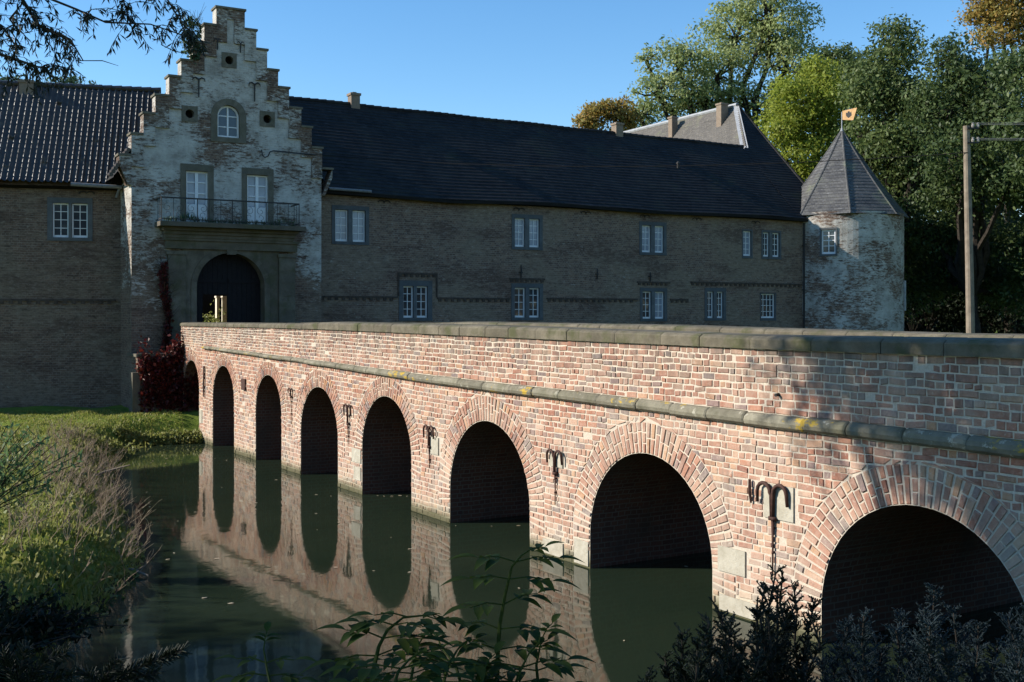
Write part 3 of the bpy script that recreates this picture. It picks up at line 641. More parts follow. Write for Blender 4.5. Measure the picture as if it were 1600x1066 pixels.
for w in (6.6, 12.8, 16.2, 19.4, 22.4, 26.0):
    q = MB()
    for s in (-1, 1): q.tube([(w, D1-.04, 8.60)] + [(w + s*(.13-.13*math.cos(a)), D1-.05, 8.62+.10*math.sin(a)) for a in (0.6,1.2,1.9,2.5,3.1)], .02, 5)
    q.build('wall_anchor', M['blackiron'], mw)
RUN = 3.95
eav = lambda x: (D1-.34, 8.93 + .04*math.sin(x*.55) - .05*math.exp(-((x-9.8)/1.6)**2))
rdg = lambda x: (D1+RUN, float(np.interp(x, [2, 7, 20.5, 28.6], [13.25, 13.2, 13.08, 13.05])) + .014*math.sin(x*1.3))
rf = MB(); roof_rows(rf, eav, rdg, 1.2, 28.6, 28, .034, 44, 0, wob=.02)
# the end bay: the same plane runs on up to the apex of the rear wing
WV = 30.9; AP = (WV, 8.15, 15.95); SL = (AP[2]-8.93)/(AP[1]-(D1-.34)); LS = 1.43
NB = 46
for k in range(NB):
    f0, f1 = k/NB, (k+1)/NB
    yc, yd, zc, zd = lerp(f0, D1-.34, AP[1]), lerp(f1, D1-.34, AP[1]), lerp(f0, 8.93, AP[2]), lerp(f1, 8.93, AP[2])
    left = lambda z: 28.6 if z < 12.95 else max(28.6, AP[0] - (AP[2]-z)/LS)
    la, lb = left(zc), left(zd)
    for i in range(5):
        p0, p1, q0, q1 = lerp(i/5,la,WV), lerp((i+1)/5,la,WV), lerp(i/5,lb,WV), lerp((i+1)/5,lb,WV)
        rf.poly([(p0,yc,zc+.034),(p1,yc,zc+.034),(q1,yd,zd+.004),(q0,yd,zd+.004)], 0, [(p0,f0*9.9),(p1,f0*9.9),(q1,f1*9.9),(q0,f1*9.9)])
        rf.poly([(p0,yc,zc),(p1,yc,zc),(p1,yc,zc+.034),(p0,yc,zc+.034)], 0)
rf.poly([(WV,D1-.34,8.9),(WV,AP[1],8.9),(WV,AP[1],AP[2])], 0)
for i in range(30):
    xa, xb = lerp(i/30, 1.2, 28.6), lerp((i+1)/30, 1.2, 28.6); a, b = rdg(xa), rdg(xb)
    rf.poly([(xa,a[0],a[1]),(xb,b[0],b[1]),(xb,D1+2*RUN+.4,8.8),(xa,D1+2*RUN+.4,8.8)], 0)
roof = rf.build('roof', M['slate'], mw, fix=False)
rt = MB(); x = 1.3
while x < 28.4:
    a, b = rdg(x), rdg(x+.38); rt.tube([(x, a[0], a[1]-.01), (x+.37, b[0], b[1]+.004)], [.095, .11], 8); x += .36
rt.tube([(WV,D1-.38,8.93),(AP[0],AP[1],AP[2]+.02)], .07, 8)
rt.build('ridge_tiles', M['slate'], roof)
sf = MB(); 
for i in range(40):
    xa, xb = lerp(i/40, 3.59, 29.5), lerp((i+1)/40, 3.59, 29.5); ea, eb = eav(xa), eav(xb)
    sf.poly([(xa,ea[0],ea[1]-.003),(xb,eb[0],eb[1]-.003),(xb,eb[0],eb[1]-.12),(xa,ea[0],ea[1]-.12)]); sf.poly([(xa,ea[0],ea[1]-.12),(xb,eb[0],eb[1]-.12),(xb,D1+.02,8.82),(xa,D1+.02,8.82)])
sf.build('eaves_board', M['dark'], mw, fix=False)
chimney(roof, 6.89, D1+RUN+.02, 12.2, 13.70, .40, .42); chimney(roof, 20.67, D1+RUN+.02, 12.1, 13.60, .42, .42)
gt = MB(); gt.tube([(3.62,D1-.42,9.02),(5.9,D1-.42,8.99)], .06, 8); gt.build('gutter', M['zinc'], mw)
dp = MB(); dp.tube([(29.12,D1-.10,8.75),(29.12,D1-.09,6),(29.14,D1-.09,.5)], .065, 8)
for z in (7.6, 5.4, 3.4): dp.box(29.03, 29.21, D1-.17, D1, z, z+.05)
dp.build('downpipe', M['blackiron'], mw)
vt = MB(); vt.tube([(23.0,D1+2.2,11.0),(23.0,D1+2.15,11.55)], .06, 8); vt.lathe([(.1,11.55),(.1,11.6),(.02,11.68)], 8, 23.0, D1+2.15); vt.build('roof_vent', M['blackiron'], roof)

# ------------------------------------------------------------------ rear wing (only its roof shows)
rw = empty('rear_wing', CAST, CAST_A, 'sunlit grey tiled roof with two chimneys rising behind the long dark roof', 'building')
r2 = MB(); L0, L1 = AP[1], AP[1]+30; NRW = 26
for k in range(NRW):
    f0, f1 = k/NRW, (k+1)/NRW
    zf = lambda f: lerp(f, 12.3, AP[2]); wf = lambda f: AP[0] - (AP[2]-zf(f))/LS
    yf = lambda f: (D1-.34) + (zf(f)-8.93)/SL + (.9 if zf(f) < 13.06 else 0)                        # front edge = hip line on the front plane
    for i in range(26):
        ya, yb = i/26, (i+1)/26
        A0, B0, A1, B1 = lerp(ya,yf(f0),L1), lerp(yb,yf(f0),L1), lerp(ya,yf(f1),L1), lerp(yb,yf(f1),L1)
        r2.poly([(wf(f0),A0,zf(f0)+.035),(wf(f0),B0,zf(f0)+.035),(wf(f1),B1,zf(f1)+.004),(wf(f1),A1,zf(f1)+.004)], 0, [(A0,f0*8.5),(B0,f0*8.5),(B1,f1*8.5),(A1,f1*8.5)])
        r2.poly([(wf(f0),A0,zf(f0)),(wf(f0),B0,zf(f0)),(wf(f0),B0,zf(f0)+.035),(wf(f0),A0,zf(f0)+.035)], 0)
r2.poly([(AP[0],L0,AP[2]),(AP[0],L1,AP[2]),(AP[0]+4.9,L1,9.0),(AP[0]+4.9,L0,9.0)])
rr = r2.build('roof', M['rearroof'], rw, fix=False)
q = MB(); hp = lambda z: Vector((AP[0]-(AP[2]-z)/LS, (D1-.34)+(z-8.93)/SL, z+.05)); a_, b_ = hp(12.95), hp(AP[2])
q.sweep(None, [[a_+Vector((.10,-.05,0)), a_+Vector((-.02,.40,.02)), a_+Vector((-.02,.40,-.03)), a_+Vector((.10,-.05,-.05))], [b_+Vector((.03,-.05,0)), b_+Vector((-.02,.38,.03)), b_+Vector((-.02,.38,-.02)), b_+Vector((.03,-.05,-.05))]])
q.build('lead_flashing', M['lead'], rr)
rg = MB(); rg.tube([(AP[0],L0,AP[2]+.02),(AP[0],L1,AP[2])], .13, 8); rg.build('ridge_cap', M['lead'], rr)
q = MB(); q.box(26.6, AP[0]+4.6, 9.6, L1-.3, 0, 9.0); q.poly([(AP[0]+.02,L0,9),(AP[0]+4.9,L0,9),(AP[0]+.02,L0,AP[2]-.1)]); q.build('wall', M['wall_left'], rw, fix=False)
chimney(rr, 30.3, 8.75, 14.3, 16.08, .50, .42); chimney(rr, 30.2, 13.1, 14.3, 16.0, .42, .36)

# ------------------------------------------------------------------ gatehouse
gh = empty('gatehouse', CAST, CAST_A, 'tall limewashed gatehouse with a crow-stepped gable, balcony and round arched gateway', 'building')
GX0, GX1, GC = -3.33, 3.56, .115
HW = [.515,.94,1.345,1.76,2.175,2.645,3.05,3.455,3.86]; HZ = [15.16,14.49,13.82,13.12,12.51,11.80,11.13,10.38,9.62]
FW = [(-1.46,-.69,7.46,9.25),(.73,1.51,7.46,9.25)]
ATT = (-.42,.52,10.5,11.78)
GATE = (-1.14,1.36,2.7,6.40)
OCU = [(.07,13.33,.16),(-1.34,11.27,.17),(1.475,11.33,.17)]
holes = [tuple(f) for f in FW] + [ATT, GATE] + [(x-r,x+r,z-r,z+r) for x, z, r in OCU]
gw = MB(); wall(gw, GX0, GX1, -.3, 9.62, 0, [h for h in holes if h[3] < 9.6], .35)
def gable_holes(z0, z1): return []
# gable courses: rectangles between successive step heights
edges = [(HW[8], 9.62, 9.62)] 
zlev = [9.62] + HZ[::-1][1:]
for i in range(8):
    z0, z1 = zlev[i], zlev[i+1]; hw = HW[7-i]
    x0, x1 = GC-hw, GC+hw
    hs = [(a, b, max(c, z0), min(d, z1)) for a, b, c, d in holes if c < z1 and d > z0 and d > 9.62]
    xs = sorted({x0, x1} | {h[0] for h in hs} | {h[1] for h in hs}); zs = sorted({z0, z1} | {h[2] for h in hs} | {h[3] for h in hs})
    for a, b in zip(xs[:-1], xs[1:]):
        for c, d in zip(zs[:-1], zs[1:]):
            mx, mz = (a+b)/2, (c+d)/2
            if any(h[0] < mx < h[1] and h[2] < mz < h[3] for h in hs): continue
            gw.poly([(a,0,c),(b,0,c),(b,0,d),(a,0,d)])
    for s in (-1, 1):
        xx = GC + s*hw; gw.poly([(xx,0,z0),(xx,.5,z0),(xx,.5,z1),(xx,0,z1)])
    gw.poly([(x0,.5,z0),(x1,.5,z0),(x1,.5,z1),(x0,.5,z1)])
gw.poly([(GX0,0,-.3),(GX0,7,-.3),(GX0,7,9.62),(GX0,0,9.62)]); gw.poly([(GX1,0,-.3),(GX1,7,-.3),(GX1,7,9.62),(GX1,0,9.62)])
gw.poly([(GX0,.0,9.62),(GX1,0,9.62),(GX1,.5,9.62),(GX0,.5,9.62)])
wall(gw, GX0, GX1, -.3, 9.62, 7, [(-1.0,1.9,2.7,6.0)], .01)
gw.build('wall', M['wall_gate'], gh, fix=False)
st = MB(); cps = []
for i in range(9):
    hw = HW[i]; prev = HW[i-1] if i else 0
    for s in ((-1, 1) if i else (0,)):
        xa, xb = (GC-hw, GC+hw) if i == 0 else ((GC-hw, GC-prev) if s < 0 else (GC+prev, GC+hw))
        z1 = HZ[i]; z0 = z1 - (1.05 if i < 8 else .95)
        if i == 0:
            st.box(xa, GC-.13, -.05, -.001, z0-.1, z1-.002); st.box(GC+.13, xb, -.05, -.001, z0-.1, z1-.002); st.box(GC-.13, GC+.13, -.05, -.001, z1-.35, z1-.002)
            st.box(xa, GC-.13, -.075, -.0, z0-.16, z0-.101); st.box(GC+.13, xb, -.075, -.0, z0-.16, z0-.101)
        elif i < 8:
            st.box(xa, xb, -.05 - .004*(i % 2), -.001, z0, z1-.002); st.box(xa-.01, xb+.01, -.085, -.0, z0-.06, z0-.001)
        else:                                                        # kneelers corbelled out past the wall
            o = [(xa, z1), (xb, z1), (xb, z1-.98), (xb-.12, z1-.98), (xa, z1-.30)] if s < 0 else [(xb, z1), (xb, z1-.30), (xa+.12, z1-.98), (xa, z1-.98), (xa, z1)]
            o = o[:-1] if s > 0 else o
            st.prism(o if s < 0 else o, -.06, .5); st.box(min(xa,xb), max(xa,xb), -.09, .02, z1-1.04, z1-.985) if False else None
        e = .045; cp = MB(); cp.box(xa - (e if s <= 0 else -.002), xb + (e if s >= 0 else -.002), -.10, .56, z1, z1+.075); cps.append(cp)
st.build('gable_step_panels', M['wall_step'], gh); [c_.build('step_coping', M['surround2'], gh) for c_ in cps]
# roof of the gatehouse behind the gable
g2 = MB()
for s in (-1, 1):
    for k in range(20):
        f0, f1 = k/20, (k+1)/20; X = lambda f: GC + s*lerp(f, 3.95, 0); Zz = lambda f: lerp(f, 8.95, 14.2)
        g2.poly([(X(f0),.5,Zz(f0)+.03),(X(f0),8.5,Zz(f0)+.03),(X(f1),8.5,Zz(f1)),(X(f1),.5,Zz(f1))], 0, [(0,f0*6),(8,f0*6),(8,f1*6),(0,f1*6)])
        g2.poly([(X(f0),.5,Zz(f0)-.02),(X(f0),8.5,Zz(f0)-.02),(X(f0),8.5,Zz(f0)+.03),(X(f0),.5,Zz(f0)+.03)])
groof = g2.build('roof', M['slate'], gh, fix=False)
vg = MB()                                                            # pantile verge on the left eave corner
for k in range(9):
    f = k/9; x = lerp(f, -4.0, -3.35); z = lerp(f, 8.95, 9.95); vg.tube([(x, -.02, z), (x+.02, .5, z+.05)], .075, 7)
vg.build('verge_tiles', M['pantile'], groof)
# stone surrounds with round openings
def round_stone(x, z, r, half, y=-.03, inner=None):
    s = MB(); n = 24; ci = [(x + r*math.cos(2*math.pi*k/n), z + r*math.sin(2*math.pi*k/n)) for k in range(n)]
    sq = []
    for k in range(n):
        a = 2*math.pi*k/n; c_, s_ = math.cos(a), math.sin(a); q_ = half/max(abs(c_), abs(s_)); sq.append((x+q_*c_, z+q_*s_))
    for k in range(n):
        j = (k+1) % n
        s.poly([(ci[k][0],y,ci[k][1]),(sq[k][0],y,sq[k][1]),(sq[j][0],y,sq[j][1]),(ci[j][0],y,ci[j][1])])
        s.poly([(ci[k][0],y,ci[k][1]),(ci[j][0],y,ci[j][1]),(ci[j][0],y+.4,ci[j][1]),(ci[k][0],y+.4,ci[k][1])])
        s.poly([(sq[k][0],y,sq[k][1]),(sq[j][0],y,sq[j][1]),(sq[j][0],.01,sq[j][1]),(sq[k][0],.01,sq[k][1])])
    o = s.build('oculus', M['surround2'], gh, fix=True)
    d = MB(); d.poly([(x-r,.3,z-r),(x+r,.3,z-r),(x+r,.3,z+r),(x-r,.3,z+r)]); d.build('dark_opening', M['dark'], o, fix=False)
round_stone(.07, 13.33, .15, .27); round_stone(-1.34, 11.27, .155, .28); round_stone(1.475, 11.33, .155, .28)
# attic window with a round head
ax, az0, asp, ar = .05, 10.56, 11.30, .385
def arch_pts(r, n=14, x=ax, z=asp): return [(x + r*math.cos(math.pi*k/n), z + r*math.sin(math.pi*k/n)) for k in range(n+1)]
def arch_band(mb, x, z0, zs, ri, ro, y0, y1, n=16, m=0, foot=True):
    inn = [(x+ri, z0)] + [(x + ri*math.cos(math.pi*k/n), zs + ri*math.sin(math.pi*k/n)) for k in range(n+1)] + [(x-ri, z0)]
    out = [(x+ro, z0)] + [(x + ro*math.cos(math.pi*k/n), zs + ro*math.sin(math.pi*k/n)) for k in range(n+1)] + [(x-ro, z0)]
    for i in range(len(inn)-1):
        a, b, c, d = inn[i], inn[i+1], out[i+1], out[i]
        mb.poly([(a[0],y0,a[1]),(d[0],y0,d[1]),(c[0],y0,c[1]),(b[0],y0,b[1])], m)
        mb.poly([(a[0],y0,a[1]),(b[0],y0,b[1]),(b[0],y1,b[1]),(a[0],y1,a[1])], m)
        mb.poly([(d[0],y0,d[1]),(c[0],y0,c[1]),(c[0],y1,c[1]),(d[0],y1,d[1])], m)
s = MB(); arch_band(s, ax, az0-.02, asp, ar+.02, .64, -.03, .22); s.box(ax-.64, ax+.64, -.045, .22, az0-.20, az0-.021)
aw = s.build('window', M['surround2'], gh, fix=True)
s = MB(); arch_band(s, ax, az0, asp, ar-.05, ar+.018, .12, .17); s.box(ax-.03, ax+.03, .12, .17, az0+.06, asp+ar-.05); s.box(ax-ar, ax+ar, .118, .17, az0-.015, az0+.055)
for z in (10.93, 11.32): s.box(ax-ar+.05, ax+ar-.05, .13, .165, z-.018, z+.018)
s.build('casement', M['white'], aw); s = MB(); s.poly([(x, .16, z) for x, z in [(ax+ar, az0)] + arch_pts(ar) + [(ax-ar, az0)]]); s.build('pane', M['glass'], aw, fix=False)
# french windows on the balcony
for i, (a, b, c, d) in enumerate(FW):
    s = MB(); s.box(a-.2, a-.003, -.03, .22, c, d); s.box(b+.003, b+.2, -.03, .22, c, d); s.box(a-.2, b+.2, -.034, .22, d+.003, d+.24)
    w = s.build('balcony_door', M['surround2'], gh); m_ = (a+b)/2; zp = c + .62
    f = MB(); y0, y1 = .10, .16
    f.box(a, a+.06, y0, y1, c, d); f.box(b-.06, b, y0, y1, c, d); f.box(m_-.055, m_+.055, y0-.01, y1, c, d-.06); f.box(a+.06, b-.06, y0+.003, y1, d-.06, d); f.box(a+.06, b-.06, y0+.004, y1-.004, c, zp)
    for k in (1, 2): zz = lerp(k/3, zp, d); f.box(a+.06, b-.06, y0+.01, y1-.004, zz-.02, zz+.02)
    f.box(a+.1, m_-.09, y0-.004, y0+.01, c+.1, zp-.1); f.box(m_+.09, b-.1, y0-.004, y0+.01, c+.1, zp-.1)
    f.build('door_leaf', M['white'], w); g = MB(); g.poly([(a+.02,.15,zp),(b-.02,.15,zp),(b-.02,.15,d-.02),(a+.02,.15,d-.02)]); g.build('pane', M['curtain'] if i else M['curtain'], w, fix=False)
# portal
pc, pr_ = .11, 1.23; pz = 5.13
p_ = MB(); n = 24; PL, PR_, PT = -1.62, 1.86, 6.46
arc = [(pc + pr_*math.cos(math.pi*k/n), pz + pr_*math.sin(math.pi*k/n)) for k in range(n+1)]
for k in range(n):
    a, b = arc[k], arc[k+1]
    ta = (a[0], PT); tb = (b[0], PT)
    p_.poly([(a[0],-.12,a[1]),(ta[0],-.12,ta[1]),(tb[0],-.12,tb[1]),(b[0],-.12,b[1])]); p_.poly([(a[0],-.12,a[1]),(b[0],-.12,b[1]),(b[0],.5,b[1]),(a[0],.5,a[1])])
p_.box(PL, pc-pr_, -.12, .5, 2.6, PT); p_.box(pc+pr_, PR_, -.12, .5, 2.6, PT)
port = p_.build('portal', M['sand'], gh, fix=True)
t_ = MB(); arch_band(t_, pc, 2.62, pz, pr_+.002, pr_+.20, -.15, -.1, 24); t_.prism([(pc-.16,6.30),(pc+.16,6.30),(pc+.22,6.66),(pc-.22,6.66)], -.22, -.1); t_.build('archivolt', M['sand'], port, fix=True)
for x0 in (-2.12, 1.87):
    t_ = MB(); t_.box(x0, x0+.60, -.2, .0, 2.6, 6.25)
    for k in range(7): t_.box(x0-.004, x0+.604, -.212, -.19, 2.9+.48*k, 2.9+.48*k+.45)
    t_.box(x0-.05, x0+.65, -.25, 0, 2.6, 2.88); t_.box(x0-.05, x0+.65, -.25, 0, 6.25, 6.38); t_.build('pilaster', M['sand'], port)
t_ = MB(); t_.box(-2.2, 2.54, -.24, 0, 6.465, 6.75); t_.box(-2.26, 2.6, -.32, 0, 6.751, 6.84); t_.build('entablature', M['sand'], port)
# balcony
b_ = MB(); y_ = [(-.36,6.841,6.96),(-.44,6.961,7.08),(-.58,7.081,7.20),(-.92,7.201,7.36)]
for yy, z0, z1 in y_: b_.box(-2.24-(-yy-.3)*.5, 2.58+(-yy-.3)*.5 - .25, yy, 0, z0, z1)
balc = b_.build('balcony', M['sand'], gh)
rl = MB(); BX0, BX1, BY = -2.50, 2.40, -.86
rl.box(BX0, BX1, BY-.02, BY+.02, 8.15, 8.20); rl.box(BX0, BX1, BY-.015, BY+.015, 7.43, 7.46)
for x in (BX0, BX1): rl.box(x-.02, x+.02, BY, 0, 8.152, 8.198); rl.box(x-.012, x+.012, BY, 0, 7.43, 7.46)
npan = 12
for k in range(npan+1):
    x = lerp(k/npan, BX0, BX1); big = k % 3 == 0; r_ = .018 if big else .010; rl.tube([(x,BY,7.36),(x,BY,8.17)], r_, 5)
for k in range(npan):
    x = lerp((k+.5)/npan, BX0, BX1); s = 1 if k % 2 else -1
    pts = []
    for j in range(17):
        a = j/16*4.2*math.pi/2; rr_ = .15*(1-j/22); pts.append((x + s*rr_*math.sin(a), BY, 7.98 - .14 + rr_*math.cos(a)))
    rl.tube(pts, .008, 4)
    pts = [(x - s*.13*math.sin(j/12*math.pi*1.5)*(1-j/20), BY, 7.62 - .11*math.cos(j/12*math.pi*1.5)*(1-j/24)) for j in range(13)]; rl.tube(pts, .008, 4)
for x in (BX0, BX1):
    for yy in (-.6, -.3): rl.tube([(x,yy,7.36),(x,yy,8.17)], .010, 5)
rl.build('railing', M['blackiron'], balc)
# gate leaves standing in the arch: the left one has its wicket open
def leaf(xa, xb, hole=None):
    g = MB(); n_ = 7; y0, y1 = .38, .46
    for k in range(n_):
        a, b = lerp(k/n_, xa, xb)+.004, lerp((k+1)/n_, xa, xb)-.004
        top = lambda x: pz + math.sqrt(max(0, (pr_+.03)**2 - (x-pc)**2))
        zb = 2.8
        if hole and a > hole[0]-.02 and b < hole[1]+.05: zb = hole[2]
        g.prism([(a, zb), (b, zb), (b, top(b)), (a, top(a))], y0, y1)
    for z in (5.3,): g.box(xa+.05, xb-.02, y0-.04, y0, z, z+.14)
    return g.build('gate_leaf', M['wood'], gh)
leaf(-1.13, .098, (-.78, .09, 4.88)); leaf(.102, 1.35)
# passage through the gatehouse
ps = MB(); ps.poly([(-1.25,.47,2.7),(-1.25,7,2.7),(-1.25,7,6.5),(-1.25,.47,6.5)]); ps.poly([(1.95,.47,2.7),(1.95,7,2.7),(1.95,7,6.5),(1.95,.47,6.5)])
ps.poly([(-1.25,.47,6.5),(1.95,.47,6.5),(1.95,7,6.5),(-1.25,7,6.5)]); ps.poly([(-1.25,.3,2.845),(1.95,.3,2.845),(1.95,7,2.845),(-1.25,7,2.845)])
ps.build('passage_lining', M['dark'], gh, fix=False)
# gable anchors and the cable arm
def t_anchor(x, z, w, h):
    q = MB(); q.tube([(x,-.05,z-h),(x,-.06,z-.02)], [.02,.03], 6)
    for s in (-1, 1): q.tube([(x,-.06,z-.04),(x+s*w*.25,-.06,z+.03),(x+s*w*.45,-.06,z),(x+s*w*.5,-.055,z-.09)], [.028,.026,.022,.016], 6)
    q.build('wall_anchor', M['blackiron'], gh)
t_anchor(-1.03,12.55,.44,.66); t_anchor(.99,12.58,.42,.66); t_anchor(-.36,14.02,.26,.36); t_anchor(.47,14.0,.26,.36)
q = MB(); q.tube([(1.25,-.05,10.18),(1.27,-.09,9.98),(1.36,-.1,9.90),(1.48,-.1,9.96),(1.55,-.1,10.12),(1.68,-.1,10.17),(3.3,-.12,10.13)], .022, 6); q.build('cable_arm', M['blackiron'], gh)

# ------------------------------------------------------------------ left wing
lw = empty('castle_wing', LW, LW_A, 'brown brick castle wing with black pantile roof left of the stepped gable', 'building')
LL = [(-2.305,-1.769,6.91,8.13),(-1.660,-1.123,6.91,8.13)]
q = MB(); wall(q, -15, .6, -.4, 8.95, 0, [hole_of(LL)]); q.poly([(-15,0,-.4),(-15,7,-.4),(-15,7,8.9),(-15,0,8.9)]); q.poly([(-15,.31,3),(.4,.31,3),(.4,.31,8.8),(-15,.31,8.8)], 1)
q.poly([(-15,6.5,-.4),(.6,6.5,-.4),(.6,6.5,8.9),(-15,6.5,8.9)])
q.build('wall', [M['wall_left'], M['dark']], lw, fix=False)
window(lw, LL, 0, edge=.17, panes=['glass','glass'])
q = MB(); frieze(q, -14, -.15, 4.62, 0, .3); q.build('brick_frieze', M['frieze'], lw)
q = MB()
for s in (-1, 1): q.tube([(-1.15,-.03,8.5)] + [(-1.15 + s*(.13-.13*math.cos(a)), -.04, 8.47+.10*math.sin(a)) for a in (0.6,1.2,1.9,2.5,3.1)], .022, 5)
q.build('wall_anchor', M['blackiron'], lw)
# pantile roof with a real wave, stepped courses
PW, NS, NC = .205, 8, 21; RL = 3.0; ZE, ZR = 8.75, 12.88
nx = int(16.2/PW)*NS; xs = np.linspace(-15, 1.2, nx+1); ph = (np.arange(nx+1) % NS)/NS
wave = .035*np.cos(2*np.pi*ph) + .014*np.cos(4*np.pi*ph+.6); vs = []; jit = rng.normal(0, .009, (NC, nx//NS+2))
for k in range(NC):
    for f, up in ((k/NC, .05), ((k+1.06)/NC, .0)):
        fl = .35*max(0, .28-f)                                       # bell-cast at the eaves
        yy = -.42 + f*(RL+.42); zz = ZE + f*(ZR-ZE) + .55*max(0, .25-f)**2*4*.35
        j = jit[k][(np.arange(nx+1)//NS)]
        vs.append(np.stack([xs, np.full_like(xs, yy) - wave*.7, zz + up + wave*.8 + j], 1))
V = np.concatenate(vs); n1 = nx+1; qs = []
for r_ in range(NC*2 - 1):
    a = r_*n1 + np.arange(nx); qs.append(np.stack([a, a+1, a+1+n1, a+n1], 1))
lroof = np_mesh('roof', V, np.concatenate(qs), M['pantile'], lw, smooth=False)
q = MB(); q.poly([(-15,RL,ZR),(1.2,RL,ZR),(1.2,6.9,8.6),(-15,6.9,8.6)]); x = -15
while x < 1.0: q.tube([(x,RL,ZR+.02),(x+.38,RL,ZR+.035)], [.10,.115], 8); x += .36
q.build('ridge_tiles', M['pantile'], lroof, fix=False)
q = MB(); q.poly([(-15,-.40,8.70),(.3,-.40,8.70),(.3,.02,8.62),(-15,.02,8.62)]); q.build('eaves_board', M['dark'], lw, fix=False)
q = MB(); q.tube([(-1.62,-.50,8.76),(.1,-.50,8.70)], .07, 8); q.tube([(.02,-.48,8.68),(-.12,-.30,8.35)], .045, 8); q.build('gutter', M['zinc'], lw)
chimney(lroof, -3.62, RL-.1, 11.9, 13.0, .50, .5, 'wall_left' if False else 'chim')

# ------------------------------------------------------------------ turret
tc = cw(32.1, 1.5, 0); tur = empty('corner_turret', tc, 0, 'round patchy white turret with a pointed slate roof at the right end of the castle', 'tower')
va = math.atan2(-tc.y, -tc.x)                                        # towards the viewer
q = MB(); RT = 3.02
nseg_ = 72; WINA = va - math.asin(.21); 
def cyl(a, r, z): return (r*math.cos(a), r*math.sin(a), z)
zs_ = [-.5, 7.16, 8.36, 9.25]; wa0, wa1 = WINA - .115, WINA + .115
angs = sorted([2*math.pi*k/nseg_ + va for k in range(nseg_)] )
angs = [a for a in angs if not (min(abs(a-wa0), abs(a-wa1), abs(a-2*math.pi-wa0), abs(a-2*math.pi-wa1)) < .03)]
base_ = va - math.pi; angs = sorted([(a - base_) % (2*math.pi) + base_ for a in angs] + [wa0, wa1]); angs.append(angs[0] + 2*math.pi)
for a, b in zip(angs[:-1], angs[1:]):
    for z0, z1 in zip(zs_[:-1], zs_[1:]):
        if z0 > 7 and z1 < 8.5 and wa0 - 1e-4 <= a and b <= wa1 + 1e-4: continue
        q.poly([cyl(a,RT,z0),cyl(b,RT,z0),cyl(b,RT,z1),cyl(a,RT,z1)], 0, [(a*RT,z0),(b*RT,z0),(b*RT,z1),(a*RT,z1)])
q.build('wall', M['wall_tur'], tur, fix=False, smooth=True)
we = MB(); ux, uy = math.cos(WINA), math.sin(WINA)
wroot = bpy.data.objects.new('window', None)
def loc(u, o, z): return (ux*o - uy*u, uy*o + ux*u, z)               # u to the (viewer's) left is negative
def lbox(mb, u0, u1, o0, o1, z0, z1):
    b = len(mb.v); mb.v += [loc(u0,o0,z0),loc(u1,o0,z0),loc(u1,o1,z0),loc(u0,o1,z0),loc(u0,o0,z1),loc(u1,o0,z1),loc(u1,o1,z1),loc(u0,o1,z1)]
    for f in ((0,3,2,1),(4,5,6,7),(0,1,5,4),(1,2,6,5),(2,3,7,6),(3,0,4,7)): mb.f.append(tuple(b+i for i in f)); mb.m.append(0)
bpy.data.objects.remove(wroot)
for u0, u1 in ((-.42,-.34),(.34,.42)): lbox(we, u0, u1, RT-.3, RT+.01, 7.1, 8.42)
lbox(we, -.42, .42, RT-.3, RT+.014, 8.36, 8.46); lbox(we, -.42, .42, RT-.3, RT+.05, 7.06, 7.16)
wroot = we.build('window', M['surround'], tur)
we = MB()
for u0, u1 in ((-.34,-.27),(.27,.34),(-.022,.022)): lbox(we, u0, u1, RT-.15, RT-.09, 7.17, 8.35)
for z0, z1 in ((7.165,7.27),(8.28,8.352),(7.55,7.58),(7.82,7.85),(8.06,8.09)): lbox(we, -.27, .27, RT-.146, RT-.094, z0, z1)
we.build('casement', M['white'], wroot); we = MB(); we.poly([loc(-.33,RT-.13,7.18),loc(.33,RT-.13,7.18),loc(.33,RT-.13,8.34),loc(-.33,RT-.13,8.34)]); we.build('pane', M['glass'], wroot, fix=False)
# octagonal roof: one corner 7 degrees right of the line of sight
a0 = va + math.radians(7); TZ0, TZ1, TR = 9.12, 13.60, 3.26; q = MB(); NT = 26
for k in range(8):
    aa, ab = a0 + k*math.pi/4, a0 + (k+1)*math.pi/4
    for i in range(NT):
        f0, f1 = i/NT, (i+1)/NT
        rad = lambda f: lerp(f, TR, .06) - .10*math.sin(f*math.pi) * (1 if f > .12 else 1)
        zz = lambda f: lerp(f, TZ0, TZ1)
        P = lambda a, f, o: (math.cos(a)*(rad(f)+o), math.sin(a)*(rad(f)+o), zz(f) + o*.6)
        wdt = 2*rad(f0)*math.sin(math.pi/8); wd1 = 2*rad(f1)*math.sin(math.pi/8)
        q.poly([P(aa,f0,.016),P(ab,f0,.016),P(ab,f1,.002),P(aa,f1,.002)], 0, [(-wdt/2+k*7,f0*5.4),(wdt/2+k*7,f0*5.4),(wd1/2+k*7,f1*5.4),(-wd1/2+k*7,f1*5.4)])
        q.poly([P(aa,f0,-.004),P(ab,f0,-.004),P(ab,f0,.016),P(aa,f0,.016)])
    q.poly([(math.cos(aa)*TR,math.sin(aa)*TR,TZ0-.01),(math.cos(ab)*TR,math.sin(ab)*TR,TZ0-.01),(math.cos(ab)*2.6,math.sin(ab)*2.6,TZ0+.12),(math.cos(aa)*2.6,math.sin(aa)*2.6,TZ0+.12)])
trf = q.build('roof', M['turslate'], tur, fix=False)
q = MB()
for k in range(8):
    aa = a0 + k*math.pi/4; q.tube([(math.cos(aa)*(lerp(f,TR,.06)-.10*math.sin(f*math.pi)+.0), math.sin(aa)*(lerp(f,TR,.06)-.10*math.sin(f*math.pi)), lerp(f,TZ0,TZ1)) for f in (0,.2,.4,.6,.8,1)], .05, 6)
q.build('hip_slates', M['turslate'], trf)
